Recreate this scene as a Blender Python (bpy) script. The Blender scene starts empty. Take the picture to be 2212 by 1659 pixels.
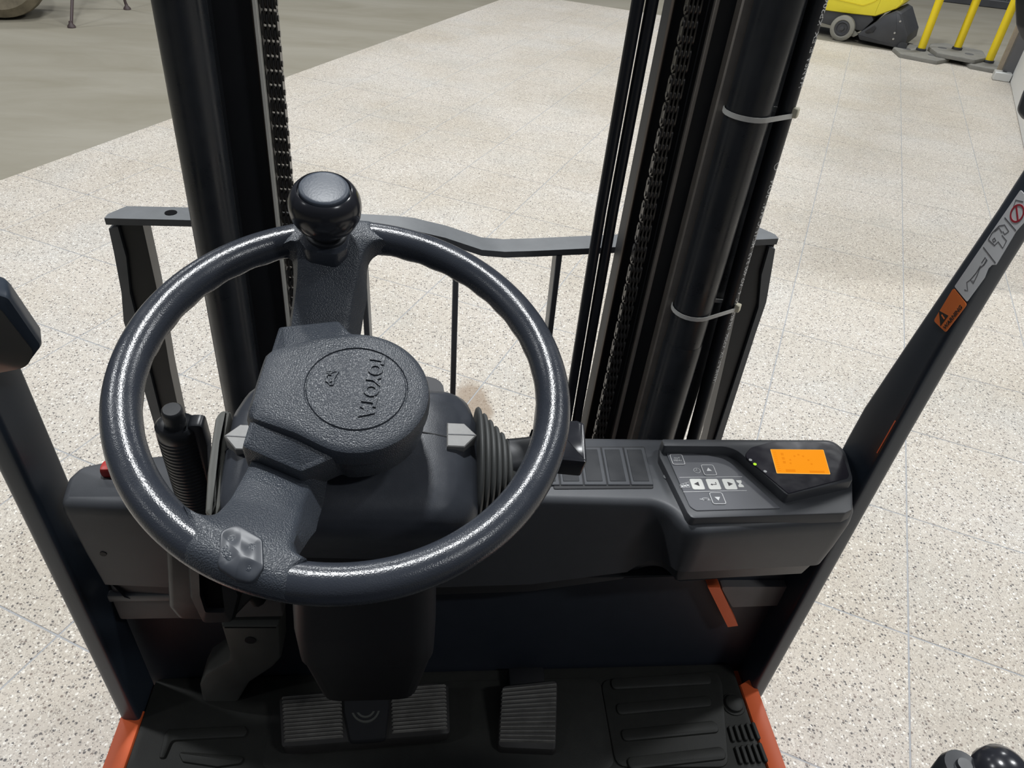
import bpy, bmesh, math, random
from mathutils import Vector, Matrix
random.seed(7)
PI = math.pi
sc = bpy.context.scene
COL = sc.collection

# ---------------------------------------------------------------- camera
cam_d = bpy.data.cameras.new('camera')
cam = bpy.data.objects.new('camera', cam_d)
COL.objects.link(cam)
cam_d.sensor_width = 36.0
cam_d.lens = 1590.0 / 2212.0 * 36.0
cam_d.clip_start = 0.02
cam_d.clip_end = 200
_r, _u, _f = Vector((0.99521, -0.06992, 0.06833)), Vector((-0.01173, 0.60848, 0.79348)), Vector((0.09706, 0.79048, -0.60475))
mw = Matrix.Identity(4)
for i in range(3):
    mw[i][0], mw[i][1], mw[i][2] = _r[i], _u[i], -_f[i]
mw[0][3], mw[1][3], mw[2][3] = 0.0, 0.0, 1.65
cam.matrix_world = mw
sc.camera = cam

# ---------------------------------------------------------------- light, exposure
sc.view_settings.view_transform = 'Standard'
sc.view_settings.look = 'None'
sc.view_settings.exposure = 0.0
sc.view_settings.gamma = 1.0
sc.view_settings.use_curve_mapping = False
world = bpy.data.worlds.new('hall_air')
sc.world = world
world.use_nodes = True
bg = world.node_tree.nodes['Background']
bg.inputs['Color'].default_value = (0.80, 0.86, 1.0, 1)
bg.inputs['Strength'].default_value = 0.10

def lamp(x, y, z, sx, sy, watts, color=(0.97, 0.99, 1.0), target=None):
    d = bpy.data.lights.new('high_bay_lamp', 'AREA')
    d.shape = 'RECTANGLE'; d.size = sx; d.size_y = sy
    d.energy = watts; d.color = color
    o = bpy.data.objects.new('high_bay_lamp', d)
    o.location = (x, y, z)
    if target:
        o.rotation_euler = (Vector(target) - Vector((x, y, z))).to_track_quat('-Z', 'Y').to_euler()
    COL.objects.link(o)
    return o
lamp(-0.15, 2.3, 7.0, 0.50, 0.25, 320)
lamp(-5.5, 2.6, 7.0, 1.3, 0.35, 195)
lamp(5.5, 2.6, 7.0, 1.3, 0.35, 225)
lamp(-0.5, 8.5, 7.0, 1.3, 0.35, 245)
lamp(-6.0, 9.0, 7.0, 1.3, 0.35, 135)
lamp(6.0, 8.5, 7.0, 1.3, 0.35, 285)
lamp(4.5, -3.0, 7.0, 1.3, 0.35, 130)
lamp(-6.5, -2.0, 7.0, 1.3, 0.35, 45)

# ---------------------------------------------------------------- materials
def new_mat(name):
    m = bpy.data.materials.new(name); m.use_nodes = True
    nt = m.node_tree
    return m, nt, nt.nodes, nt.links, nt.nodes['Principled BSDF']

def mat(name, color, rough=0.5, metal=0.0, bump=None, vary=0.0, rvary=0.0, spec=0.5, coat=0.0, vscale=30.0):
    """bump = (kind, scale, strength, distance)"""
    m, nt, N, L, b = new_mat(name)
    b.inputs['Base Color'].default_value = (*color, 1)
    b.inputs['Roughness'].default_value = rough
    b.inputs['Metallic'].default_value = metal
    b.inputs['Specular IOR Level'].default_value = spec
    if coat:
        b.inputs['Coat Weight'].default_value = coat
        b.inputs['Coat Roughness'].default_value = 0.08
    tc = N.new('ShaderNodeTexCoord')
    if vary or rvary:
        nz = N.new('ShaderNodeTexNoise'); nz.inputs['Scale'].default_value = vscale
        nz.inputs['Detail'].default_value = 5; nz.inputs['Roughness'].default_value = 0.65
        L.new(tc.outputs['Object'], nz.inputs['Vector'])
        if vary:
            mx = N.new('ShaderNodeMix'); mx.data_type = 'RGBA'
            mx.inputs['A'].default_value = (*[c * (1 - vary) for c in color], 1)
            mx.inputs['B'].default_value = (*[min(1, c * (1 + vary)) for c in color], 1)
            L.new(nz.outputs['Fac'], mx.inputs['Factor']); L.new(mx.outputs['Result'], b.inputs['Base Color'])
        if rvary:
            mr = N.new('ShaderNodeMapRange')
            mr.inputs['From Min'].default_value = 0.3; mr.inputs['From Max'].default_value = 0.7
            mr.inputs['To Min'].default_value = max(0.02, rough - rvary); mr.inputs['To Max'].default_value = min(1, rough + rvary)
            L.new(nz.outputs['Fac'], mr.inputs['Value']); L.new(mr.outputs['Result'], b.inputs['Roughness'])
    if bump:
        kind, s, st, dist = bump
        if kind == 'grain':
            t = N.new('ShaderNodeTexVoronoi'); t.feature = 'SMOOTH_F1'; t.inputs['Smoothness'].default_value = 0.35
            out = t.outputs['Distance']
        else:
            t = N.new('ShaderNodeTexNoise'); t.inputs['Detail'].default_value = 4
            out = t.outputs['Fac']
        t.inputs['Scale'].default_value = s
        L.new(tc.outputs['Object'], t.inputs['Vector'])
        bp = N.new('ShaderNodeBump'); bp.inputs['Strength'].default_value = st; bp.inputs['Distance'].default_value = dist
        if kind == 'grain': bp.invert = True
        L.new(out, bp.inputs['Height']); L.new(bp.outputs['Normal'], b.inputs['Normal'])
    return m

def emit(name, color, strength):
    m, nt, N, L, b = new_mat(name)
    b.inputs['Base Color'].default_value = (*[c * 0.05 for c in color], 1)
    b.inputs['Emission Color'].default_value = (*color, 1)
    b.inputs['Emission Strength'].default_value = strength
    b.inputs['Roughness'].default_value = 0.9; b.inputs['Specular IOR Level'].default_value = 0.1
    return m

M_grain = mat('grained_black_plastic', (0.041, 0.048, 0.060), 0.38, bump=('grain', 950, 0.50, 0.0007), rvary=0.05)
M_rim = mat('smooth_rim_plastic', (0.034, 0.039, 0.050), 0.26, bump=('grain', 950, 0.18, 0.0005), rvary=0.07, vscale=60)
M_plastic = mat('satin_black_plastic', (0.027, 0.029, 0.033), 0.42, bump=('noise', 900, 0.10, 0.0004), rvary=0.08)
M_head = mat('column_cover_plastic', (0.044, 0.049, 0.060), 0.36, bump=('noise', 900, 0.16, 0.0005), vary=0.25, rvary=0.08)
M_dash = mat('dash_plastic', (0.062, 0.066, 0.074), 0.48, bump=('noise', 900, 0.15, 0.0005), vary=0.15)
M_gloss = mat('gloss_black', (0.020, 0.021, 0.026), 0.20, rvary=0.05)
M_knobcap = mat('knob_cap_plastic', (0.055, 0.068, 0.090), 0.42, bump=('noise', 500, 0.25, 0.0006))
M_black = mat('dull_black_paint', (0.016, 0.017, 0.020), 0.55, vary=0.3)
M_mast = mat('mast_black_paint', (0.025, 0.028, 0.033), 0.33, vary=0.35, rvary=0.10)
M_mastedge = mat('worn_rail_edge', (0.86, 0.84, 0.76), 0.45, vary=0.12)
M_deep = mat('deep_black', (0.004, 0.004, 0.005), 0.9, spec=0.1)
M_plate = mat('cover_plate_plastic', (0.046, 0.052, 0.064), 0.40)
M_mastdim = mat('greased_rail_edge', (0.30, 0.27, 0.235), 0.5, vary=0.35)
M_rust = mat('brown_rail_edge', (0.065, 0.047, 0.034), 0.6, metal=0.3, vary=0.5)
M_chain = mat('oiled_chain_steel', (0.060, 0.056, 0.052), 0.27, metal=0.5, vary=0.4)
M_hose = mat('rubber_hose', (0.020, 0.022, 0.026), 0.34, rvary=0.06)
M_thinhose = mat('thin_black_hose', (0.014, 0.016, 0.022), 0.30)
M_tie = mat('nylon_tie', (0.72, 0.72, 0.68), 0.45, vary=0.1)
M_tiehead = mat('nylon_tie_head', (0.88, 0.82, 0.62), 0.5)
M_pillar = mat('slate_pillar_paint', (0.034, 0.046, 0.065), 0.36, vary=0.12, bump=('noise', 700, 0.08, 0.0004))
M_frame = mat('grey_backrest_paint', (0.135, 0.142, 0.148), 0.42, vary=0.25)
M_frameb = mat('dark_backrest_paint', (0.018, 0.02, 0.023), 0.38, vary=0.25)
M_mat = mat('rubber_floor_mat', (0.024, 0.025, 0.022), 0.62, vary=0.35, bump=('noise', 500, 0.25, 0.0008))
M_pedal = mat('pedal_rubber', (0.028, 0.027, 0.026), 0.55, vary=0.4)
M_pedalrib = mat('worn_pedal_rib', (0.20, 0.195, 0.18), 0.5, vary=0.9, vscale=20)
M_shroud = mat('shroud_black_plastic', (0.014, 0.0145, 0.019), 0.45, bump=('noise', 900, 0.10, 0.0004))
M_orange = mat('orange_truck_paint', (0.92, 0.17, 0.055), 0.42, vary=0.06)
M_navy = mat('navy_front_panel', (0.026, 0.032, 0.045), 0.5, vary=0.15)
M_bracket = mat('grey_green_bracket', (0.11, 0.115, 0.105), 0.6, vary=0.15)
M_crossbar = mat('dull_grey_bar', (0.15, 0.145, 0.145), 0.55, vary=0.2)
M_boot = mat('grey_rubber_boot', (0.085, 0.086, 0.076), 0.45, vary=0.15)
M_bellow = mat('bellows_rubber', (0.060, 0.063, 0.062), 0.55, vary=0.12)
M_arrow = mat('silver_marker', (0.29, 0.285, 0.275), 0.42, vary=0.25, vscale=120)
M_keypad = mat('keypad_foil', (0.105, 0.108, 0.120), 0.45, vary=0.10)
M_panel = mat('panel_frame_plastic', (0.062, 0.065, 0.072), 0.46, bump=('noise', 900, 0.12, 0.0004))
M_print = mat('white_print', (0.62, 0.62, 0.62), 0.5)
M_key = mat('white_key', (0.70, 0.70, 0.66), 0.5)
M_keydark = mat('dark_key', (0.10, 0.103, 0.115), 0.45)
M_glyph = mat('dark_glyph', (0.035, 0.03, 0.035), 0.5)
M_glass = mat('display_cover', (0.026, 0.024, 0.033), 0.10, rvary=0.03)
M_lcd = emit('orange_lcd', (1.0, 0.33, 0.012), 0.97)
M_lcdlite = emit('orange_lcd_edge', (1.0, 0.50, 0.09), 1.0)
M_lcdseg = emit('orange_lcd_segment', (0.90, 0.27, 0.008), 0.95)
M_green = emit('green_led', (0.55, 0.95, 0.05), 0.9)
M_steel = mat('bright_steel', (0.55, 0.54, 0.52), 0.28, metal=0.9)
M_mirror = mat('clouded_mirror', (0.30, 0.29, 0.27), 0.30, metal=0.85, vary=0.1)
M_hosetext = mat('hose_print', (0.80, 0.80, 0.78), 0.6)
M_labelw = mat('white_label', (0.84, 0.85, 0.86), 0.5, vary=0.08)
M_labelo = mat('orange_label', (0.95, 0.22, 0.04), 0.5, vary=0.08)
M_labelr = mat('red_print', (0.45, 0.02, 0.04), 0.5)
M_labelg = mat('grey_print', (0.17, 0.17, 0.18), 0.5)
M_labelk = mat('black_print', (0.02, 0.02, 0.02), 0.5)
M_yellow = mat('yellow_plastic', (0.93, 0.80, 0.045), 0.42, vary=0.05, vscale=6)
M_post = mat('yellow_post', (0.95, 0.70, 0.02), 0.4, vary=0.10, vscale=8)
M_base = mat('dusty_rubber_base', (0.20, 0.195, 0.175), 0.8, vary=0.35, vscale=12)
M_basedark = mat('dark_base_recess', (0.10, 0.10, 0.10), 0.7)
M_scrub = mat('dark_grey_plastic', (0.045, 0.047, 0.052), 0.5, vary=0.3, vscale=8)
M_tyregrey = mat('grey_tyre', (0.24, 0.235, 0.205), 0.7, vary=0.2, vscale=14)
M_wallw = mat('white_wall_panel', (0.74, 0.74, 0.73), 0.55, vary=0.05, vscale=3)
M_wallk = mat('dark_end_profile', (0.10, 0.10, 0.105), 0.5)
M_wood = mat('tan_edge_strip', (0.36, 0.30, 0.22), 0.6, vary=0.2)
M_galv = mat('galvanised_bracket', (0.62, 0.63, 0.62), 0.4, metal=0.3)
M_stand = mat('brown_stand_tube', (0.065, 0.045, 0.045), 0.5)
M_muddy = mat('muddy_tyre', (0.17, 0.145, 0.10), 0.8, vary=0.75, vscale=9)
M_seat = mat('dark_navy_vinyl', (0.022, 0.026, 0.036), 0.45, bump=('noise', 500, 0.2, 0.0006))
M_rubble = mat('dark_scrap', (0.07, 0.075, 0.075), 0.6, vary=0.6, vscale=9)

def terrazzo():
    m, nt, N, L, b = new_mat('terrazzo')
    geo = N.new('ShaderNodeNewGeometry'); oi = N.new('ShaderNodeObjectInfo')
    def noise(scale, det=3):
        t = N.new('ShaderNodeTexNoise'); t.inputs['Scale'].default_value = scale; t.inputs['Detail'].default_value = det
        L.new(geo.outputs['Position'], t.inputs['Vector']); return t
    def vor(scale, rand=1.0):
        t = N.new('ShaderNodeTexVoronoi'); t.inputs['Scale'].default_value = scale; t.inputs['Randomness'].default_value = rand
        L.new(geo.outputs['Position'], t.inputs['Vector']); return t
    def ramp(src, stops, interp='LINEAR'):
        r = N.new('ShaderNodeValToRGB'); r.color_ramp.interpolation = interp
        e = r.color_ramp.elements
        while len(e) < len(stops): e.new(0.5)
        for k, (p, c) in enumerate(stops):
            e[k].position = p; e[k].color = (*c, 1) if len(c) == 3 else c
        L.new(src, r.inputs['Fac']); return r
    def mix(fac, a, c, mode='MIX'):
        x = N.new('ShaderNodeMix'); x.data_type = 'RGBA'; x.blend_type = mode
        if isinstance(fac, float): x.inputs['Factor'].default_value = fac
        else: L.new(fac, x.inputs['Factor'])
        for key, val in (('A', a), ('B', c)):
            if isinstance(val, tuple): x.inputs[key].default_value = (*val, 1)
            else: L.new(val, x.inputs[key])
        return x.outputs['Result']
    # broad blotches and a tint for each tile
    base = ramp(noise(2.6, 5).outputs['Fac'], [(0.3, (0.56, 0.515, 0.46)), (0.5, (0.59, 0.55, 0.50)), (0.7, (0.535, 0.525, 0.505))]).outputs['Color']
    base = mix(0.35, base, ramp(oi.outputs['Random'], [(0, (0.52, 0.48, 0.43)), (0.5, (0.62, 0.58, 0.53)), (1, (0.57, 0.55, 0.52))]).outputs['Color'])
    # chips: two sizes of cells, a share of them dark, brown or white
    v1 = vor(122); s1 = N.new('ShaderNodeSeparateColor'); L.new(v1.outputs['Color'], s1.inputs['Color'])
    chip1 = ramp(s1.outputs['Red'], [(0.0, (0.10, 0.095, 0.10)), (0.14, (0.24, 0.20, 0.18)), (0.25, (0.40, 0.37, 0.34)), (0.43, (0.57, 0.53, 0.48)), (0.72, (0.72, 0.69, 0.64)), (0.87, (0.90, 0.89, 0.86))], 'CONSTANT')
    in1 = ramp(v1.outputs['Distance'], [(0.32, (0.95, 0.95, 0.95)), (0.50, (0, 0, 0))])
    c = mix(in1.outputs['Color'], base, chip1.outputs['Color'])
    v2 = vor(260); s2 = N.new('ShaderNodeSeparateColor'); L.new(v2.outputs['Color'], s2.inputs['Color'])
    chip2 = ramp(s2.outputs['Green'], [(0.0, (0.17, 0.155, 0.15)), (0.15, (0.38, 0.35, 0.32)), (0.42, (0.60, 0.565, 0.52)), (0.7, (0.70, 0.67, 0.62)), (0.9, (0.88, 0.87, 0.83))], 'CONSTANT')
    in2 = ramp(v2.outputs['Distance'], [(0.28, (0.9, 0.9, 0.9)), (0.48, (0, 0, 0))])
    c = mix(in2.outputs['Color'], c, chip2.outputs['Color'])
    # a brown stain and faint dirt
    vm = N.new('ShaderNodeVectorMath'); vm.operation = 'DISTANCE'
    mp = N.new('ShaderNodeMapping'); mp.vector_type = 'POINT'
    mp.inputs['Rotation'].default_value = (0, 0, 0.1); mp.inputs['Scale'].default_value = (2.4, 1.0, 0)
    L.new(geo.outputs['Position'], mp.inputs['Vector']); L.new(mp.outputs['Vector'], vm.inputs[0])
    vm.inputs[1].default_value = STAIN
    nz = noise(14, 3); ad = N.new('ShaderNodeMath'); ad.operation = 'MULTIPLY_ADD'
    L.new(nz.outputs['Fac'], ad.inputs[0]); ad.inputs[1].default_value = 0.12; L.new(vm.outputs['Value'], ad.inputs[2])
    st = ramp(ad.outputs['Value'], [(0.20, (0.75, 0.75, 0.75)), (0.26, (0, 0, 0))])
    c = mix(st.outputs['Color'], c, (0.30, 0.23, 0.17), 'MIX')
    dirt = ramp(noise(1.1, 6).outputs['Fac'], [(0.35, (0.90, 0.88, 0.84)), (0.6, (1, 1, 1))])
    c = mix(1.0, c, dirt.outputs['Color'], 'MULTIPLY')
    c = mix(1.0, c, (0.97, 0.955, 0.925), 'MULTIPLY')
    L.new(c, b.inputs['Base Color'])
    b.inputs['Roughness'].default_value = 0.55
    b.inputs['Specular IOR Level'].default_value = 0.3
    return m

def concrete(name, c1, c2, c3):
    m, nt, N, L, b = new_mat(name)
    geo = N.new('ShaderNodeNewGeometry')
    t = N.new('ShaderNodeTexNoise'); t.inputs['Scale'].default_value = 1.4; t.inputs['Detail'].default_value = 8; t.inputs['Roughness'].default_value = 0.62
    t.inputs['Distortion'].default_value = 0.6
    mp = N.new('ShaderNodeMapping'); mp.inputs['Scale'].default_value = (0.45, 1.5, 1); mp.inputs['Rotation'].default_value = (0, 0, 0.35)
    L.new(geo.outputs['Position'], mp.inputs['Vector']); L.new(mp.outputs['Vector'], t.inputs['Vector'])
    r = N.new('ShaderNodeValToRGB'); e = r.color_ramp.elements
    e.new(0.5)
    for k, (p, c) in enumerate(((0.32, c1), (0.5, c2), (0.68, c3))):
        e[k].position = p; e[k].color = (*c, 1)
    L.new(t.outputs['Fac'], r.inputs['Fac']); L.new(r.outputs['Color'], b.inputs['Base Color'])
    b.inputs['Roughness'].default_value = 0.6
    b.inputs['Specular IOR Level'].default_value = 0.3
    return m

STAIN = (0.0, 0.0, 0.0)
_st = [(0.1096, 1.9922)][0]
_c, _s = math.cos(0.1), math.sin(0.1)
STAIN = (_c * 2.4 * _st[0] - _s * _st[1], _s * 2.4 * _st[0] + _c * _st[1], 0)
M_terrazzo = terrazzo()
M_concrete = concrete('smeared_concrete', (0.235, 0.215, 0.165), (0.265, 0.245, 0.195), (0.295, 0.275, 0.225))
M_grout = mat('grey_grout', (0.37, 0.377, 0.385), 0.8, vary=0.2)

# ---------------------------------------------------------------- mesh helpers
def link_mesh(name, me, m, parent=None, smooth=40):
    o = bpy.data.objects.new(name, me)
    COL.objects.link(o)
    if m is not None and not me.materials:
        for k in (m if isinstance(m, (list, tuple)) else [m]): me.materials.append(k)
    if smooth:
        me.shade_smooth()
        me.set_sharp_from_angle(angle=math.radians(smooth))
    if parent is not None: attach(o, parent)
    return o

ATTACHED = set()
def attach(o, parent):
    """parent a part whose mesh is given in world coordinates"""
    o.parent = parent
    w = Vector((0, 0, 0)) if parent.name in ATTACHED else parent.location
    o.matrix_parent_inverse = Matrix.Translation(-w)
    ATTACHED.add(o.name)

class MB:
    """collects shapes in one mesh"""
    def __init__(s, T=None):
        s.v = []; s.f = []; s.T = T; s.mi = []; s.cur = 0
    def add(s, vs, fs, T=None):
        T = T or s.T
        k = len(s.v)
        for p in vs:
            p = Vector(p); s.v.append(tuple(T @ p) if T is not None else tuple(p))
        for f in fs:
            s.f.append([i + k for i in f]); s.mi.append(s.cur)
    def loft(s, rings, cap0=True, cap1=True, closed=False, T=None):
        n = len(rings[0]); vs = [p for r in rings for p in r]; fs = []
        R = len(rings)
        for i in range(R if closed else R - 1):
            j = (i + 1) % R
            for k in range(n):
                k2 = (k + 1) % n
                fs.append((i * n + k, i * n + k2, j * n + k2, j * n + k))
        if not closed:
            if cap0: fs.append(tuple(reversed(range(n))))
            if cap1: fs.append(tuple((R - 1) * n + k for k in range(n)))
        s.add(vs, fs, T)
    def prism(s, poly, z0, z1, bev=0.0, seg=2, axis='Z', T=None, bev0=0.0):
        """poly extruded along axis; bev rounds the z1 edge"""
        poly = ccw(poly)
        lv = []
        if bev0 > 0:
            sg = 1 if z1 > z0 else -1
            for k in range(seg + 1):
                t = PI / 2 * k / seg
                lv.append((z0 + sg * bev0 * (1 - math.sin(t)), bev0 * (1 - math.cos(t))))
            lv = [(z0 + sg * bev0 * (1 - math.sin(PI / 2 * (seg - k) / seg)), bev0 * (1 - math.cos(PI / 2 * (seg - k) / seg))) for k in range(seg + 1)]
        else: lv.append((z0, 0))
        if bev > 0:
            sg = 1 if z1 > z0 else -1
            for k in range(seg + 1):
                t = PI / 2 * k / seg
                lv.append((z1 - sg * bev * (1 - math.sin(t)), bev * (1 - math.cos(t))))
        else: lv.append((z1, 0))
        rings = []
        for z, off in lv:
            pp = inset(poly, off) if off > 1e-9 else poly
            rings.append([ax(p[0], p[1], z, axis) for p in pp])
        if (z1 < z0) != (axis == 'Y'): rings = [list(reversed(r)) for r in rings]
        s.loft(rings, T=T)
    def box(s, x0, x1, y0, y1, z0, z1, bev=0.0, T=None, seg=2):
        if bev <= 0:
            vs = [(x, y, z) for x in (x0, x1) for y in (y0, y1) for z in (z0, z1)]
            s.add(vs, [(0, 1, 3, 2), (4, 6, 7, 5), (0, 4, 5, 1), (2, 3, 7, 6), (0, 2, 6, 4), (1, 5, 7, 3)], T)
            return
        bm = bmesh.new(); bmesh.ops.create_cube(bm, size=1)
        for v in bm.verts:
            v.co = Vector((x0 + (v.co.x + .5) * (x1 - x0), y0 + (v.co.y + .5) * (y1 - y0), z0 + (v.co.z + .5) * (z1 - z0)))
        bmesh.ops.bevel(bm, geom=bm.edges[:], offset=bev, segments=seg, affect='EDGES', profile=0.5)
        bm.verts.ensure_lookup_table()
        s.add([v.co[:] for v in bm.verts], [[v.index for v in f.verts] for f in bm.faces], T); bm.free()
    def tube(s, pts, r, n=12, caps=True, T=None, squash=1.0):
        pts = [Vector(p) for p in pts]
        rr = r if isinstance(r, (list, tuple)) else [r] * len(pts)
        t0 = (pts[1] - pts[0]).normalized()
        a = t0.cross(Vector((0, 0, 1)))
        if a.length < 1e-3: a = t0.cross(Vector((0, 1, 0)))
        a.normalize(); rings = []
        for i, p in enumerate(pts):
            t = (pts[min(i + 1, len(pts) - 1)] - pts[max(i - 1, 0)]).normalized()
            a = (a - t * a.dot(t)).normalized(); b = t.cross(a)
            rings.append([p + (a * math.cos(2 * PI * k / n) + b * math.sin(2 * PI * k / n) * squash) * rr[i] for k in range(n)])
        s.loft(rings, caps, caps, T=T)
    def lathe(s, prof, n=24, T=None, sx=1.0, sy=1.0, cap0=True, cap1=True):
        """prof = [(r, z)] about local Z"""
        rings = [[(r * sx * math.cos(2 * PI * k / n), r * sy * math.sin(2 * PI * k / n), z) for k in range(n)] for r, z in prof]
        s.loft(rings, cap0, cap1, T=T)
    def build(s, name, m, parent=None, smooth=40):
        me = bpy.data.meshes.new(name)
        me.from_pydata(s.v, [], s.f)
        bm = bmesh.new(); bm.from_mesh(me)
        bmesh.ops.recalc_face_normals(bm, faces=bm.faces[:]); bm.to_mesh(me); bm.free()
        if isinstance(m, (list, tuple)):
            for k in m: me.materials.append(k)
            me.polygons.foreach_set('material_index', s.mi)
        me.update()
        return link_mesh(name, me, m, parent, smooth)

def ax(a, b, h, axis):
    if axis == 'Z': return (a, b, h)
    if axis == 'Y': return (a, h, b)
    return (h, a, b)
def area(p): return 0.5 * sum(p[i][0] * p[(i + 1) % len(p)][1] - p[(i + 1) % len(p)][0] * p[i][1] for i in range(len(p)))
def ccw(p): return list(p) if area(p) > 0 else list(reversed(p))
def inset(p, d):
    n = len(p); out = []
    for i in range(n):
        a, b, c = Vector(p[i - 1]), Vector(p[i]), Vector(p[(i + 1) % n])
        e1, e2 = (b - a), (c - b)
        if e1.length < 1e-9 or e2.length < 1e-9: out.append(tuple(b)); continue
        e1.normalize(); e2.normalize()
        n1, n2 = Vector((-e1.y, e1.x)), Vector((-e2.y, e2.x))
        m = n1 + n2; k = max(0.35, 1 + n1.dot(n2))
        out.append(tuple(b + m * (d / k)))
    return out
def rounded(p, r, seg=5):
    """round the corners of polygon p; r a radius or a list"""
    n = len(p); out = []
    rs = r if isinstance(r, (list, tuple)) else [r] * n
    for i in range(n):
        a, b, c = Vector(p[i - 1]), Vector(p[i]), Vector(p[(i + 1) % n])
        d1, d2 = (a - b), (c - b); l1, l2 = d1.length, d2.length
        if rs[i] <= 0: out.append(tuple(b)); continue
        d1.normalize(); d2.normalize()
        ang = math.acos(max(-1, min(1, d1.dot(d2))))
        if ang > PI - 0.02: out.append(tuple(b)); continue
        t = min(rs[i] / math.tan(ang / 2), l1 * 0.48, l2 * 0.48)
        p0, p1 = b + d1 * t, b + d2 * t
        for k in range(seg + 1):
            u = k / seg
            out.append(tuple(p0 * (1 - u) ** 2 + b * 2 * u * (1 - u) + p1 * u * u))
    return out
def rrect(x0, x1, y0, y1, r, seg=5): return rounded([(x0, y0), (x1, y0), (x1, y1), (x0, y1)], r, seg)
def frame_T(o, x, y, z):
    m = Matrix.Identity(4)
    for i in range(3):
        m[i][0], m[i][1], m[i][2], m[i][3] = x[i], y[i], z[i], o[i]
    return m
def lerp_tab(tab, x):
    if x <= tab[0][0]: return tab[0][1:]
    for a, b in zip(tab, tab[1:]):
        if x <= b[0]:
            t = (x - a[0]) / (b[0] - a[0]); return tuple(p + (q - p) * t for p, q in zip(a[1:], b[1:]))
    return tab[-1][1:]
def text_bits(body, size, extrude, offset=0.0, align='CENTER', shear=0.0):
    """the triangles of a word, as plain vertices and faces"""
    cu = bpy.data.curves.new('word', 'FONT'); cu.body = body; cu.size = size; cu.extrude = extrude; cu.offset = offset
    cu.align_x = align; cu.align_y = 'CENTER'; cu.shear = shear; cu.resolution_u = 3
    o = bpy.data.objects.new('word', cu); COL.objects.link(o)
    bpy.context.view_layer.update()
    me = bpy.data.meshes.new_from_object(o.evaluated_get(bpy.context.evaluated_depsgraph_get()))
    vs = [tuple(v.co) for v in me.vertices]; fs = [tuple(p.vertices) for p in me.polygons]
    bpy.data.objects.remove(o); bpy.data.curves.remove(cu); bpy.data.meshes.remove(me)
    return vs, fs
def thing(name, label, cat, loc=(0, 0, 0), group=None, rotz=0.0):
    o = bpy.data.objects.new(name, None); COL.objects.link(o)
    o.location = loc; o.rotation_euler = (0, 0, rotz); o.empty_display_size = 0.1
    o['label'] = label; o['category'] = cat
    if group: o['group'] = group
    return o
def child(o, parent):
    """parent keeping local coordinates (for things built in their own frame)"""
    o.parent = parent; return o
def strip(mb, pts, w, z0, z1, closed=False, axis='Z', T=None):
    """a thin raised line through 2D points"""
    pts = [Vector(p) for p in pts]
    n = len(pts); L, R = [], []
    for i in range(n):
        a = pts[i - 1] if (i or closed) else pts[i]; c = pts[(i + 1) % n] if (i < n - 1 or closed) else pts[i]
        d = (c - a).normalized(); q = Vector((-d.y, d.x)) * w / 2
        L.append(pts[i] + q); R.append(pts[i] - q)
    rings = [[ax(L[i].x, L[i].y, z0, axis), ax(R[i].x, R[i].y, z0, axis), ax(R[i].x, R[i].y, z1, axis), ax(L[i].x, L[i].y, z1, axis)] for i in range(n)]
    mb.loft(rings, closed=closed, T=T)
def circ(cx, cy, r, n=20, a0=0, a1=2 * PI):
    full = abs(a1 - a0 - 2 * PI) < 1e-6
    return [(cx + r * math.cos(a0 + (a1 - a0) * k / (n if full else n - 1)), cy + r * math.sin(a0 + (a1 - a0) * k / (n if full else n - 1))) for k in range(n)]

# ================================================================ THE SETTING
GA = math.radians(27.126)                      # the tile grid is turned against the truck
GX, GY = Vector((math.cos(GA), -math.sin(GA), 0)), Vector((math.sin(GA), math.cos(GA), 0))
H = 1.65
PX, PY = 0.297 * H, 0.2869 * H                 # tile pitch
OX, OY = 0.0830 * H, 0.3518 * H                # one grid crossing
def grid(gx, gy, z=0.0):
    p = GX * gx + GY * gy; return Vector((p.x, p.y, z))
floor_e = bpy.data.objects.new('floor', None); COL.objects.link(floor_e); floor_e['kind'] = 'structure'
IX0, IX1, IY0, IY1 = -8, 13, -3, 18           # terrazzo covers these tiles
gx0, gx1, gy0, gy1 = OX + IX0 * PX, OX + IX1 * PX, OY + IY0 * PY, 5.665 * H
g = MB()
g.add([grid(gx0, gy0, -0.0014), grid(gx1, gy0, -0.0014), grid(gx1, gy1, -0.0014), grid(gx0, gy1, -0.0014)], [(0, 1, 2, 3)])
o = g.build('grout_bed', M_grout, None, 0); child(o, floor_e)
g = MB()
BIG = 40
ring_in = [grid(gx0, gy0, -0.002), grid(gx1, gy0, -0.002), grid(gx1, gy1, -0.002), grid(gx0, gy1, -0.002)]
ring_out = [grid(-BIG, -BIG, -0.002), grid(BIG, -BIG, -0.002), grid(BIG, BIG, -0.002), grid(-BIG, BIG, -0.002)]
g.add(ring_in + ring_out, [(k, (k + 1) % 4, 4 + (k + 1) % 4, 4 + k) for k in range(4)])
o = g.build('concrete_slab', M_concrete, None, 0); child(o, floor_e)
t = MB()
gap = 0.0046
t.prism([(-PX / 2 + gap / 2, -PY / 2 + gap / 2), (PX / 2 - gap / 2, -PY / 2 + gap / 2), (PX / 2 - gap / 2, PY / 2 - gap / 2), (-PX / 2 + gap / 2, PY / 2 - gap / 2)], -0.02, 0.0, 0.0006, 1)
tile0 = t.build('tile', M_terrazzo, None, 0); tile_me = tile0.data
bpy.data.objects.remove(tile0)
cells = [(i, j) for i in range(IX0, IX1) for j in range(IY0, IY1)]
def cell_c(c): return grid(OX + (c[0] + .5) * PX, OY + (c[1] + .5) * PY)
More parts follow.
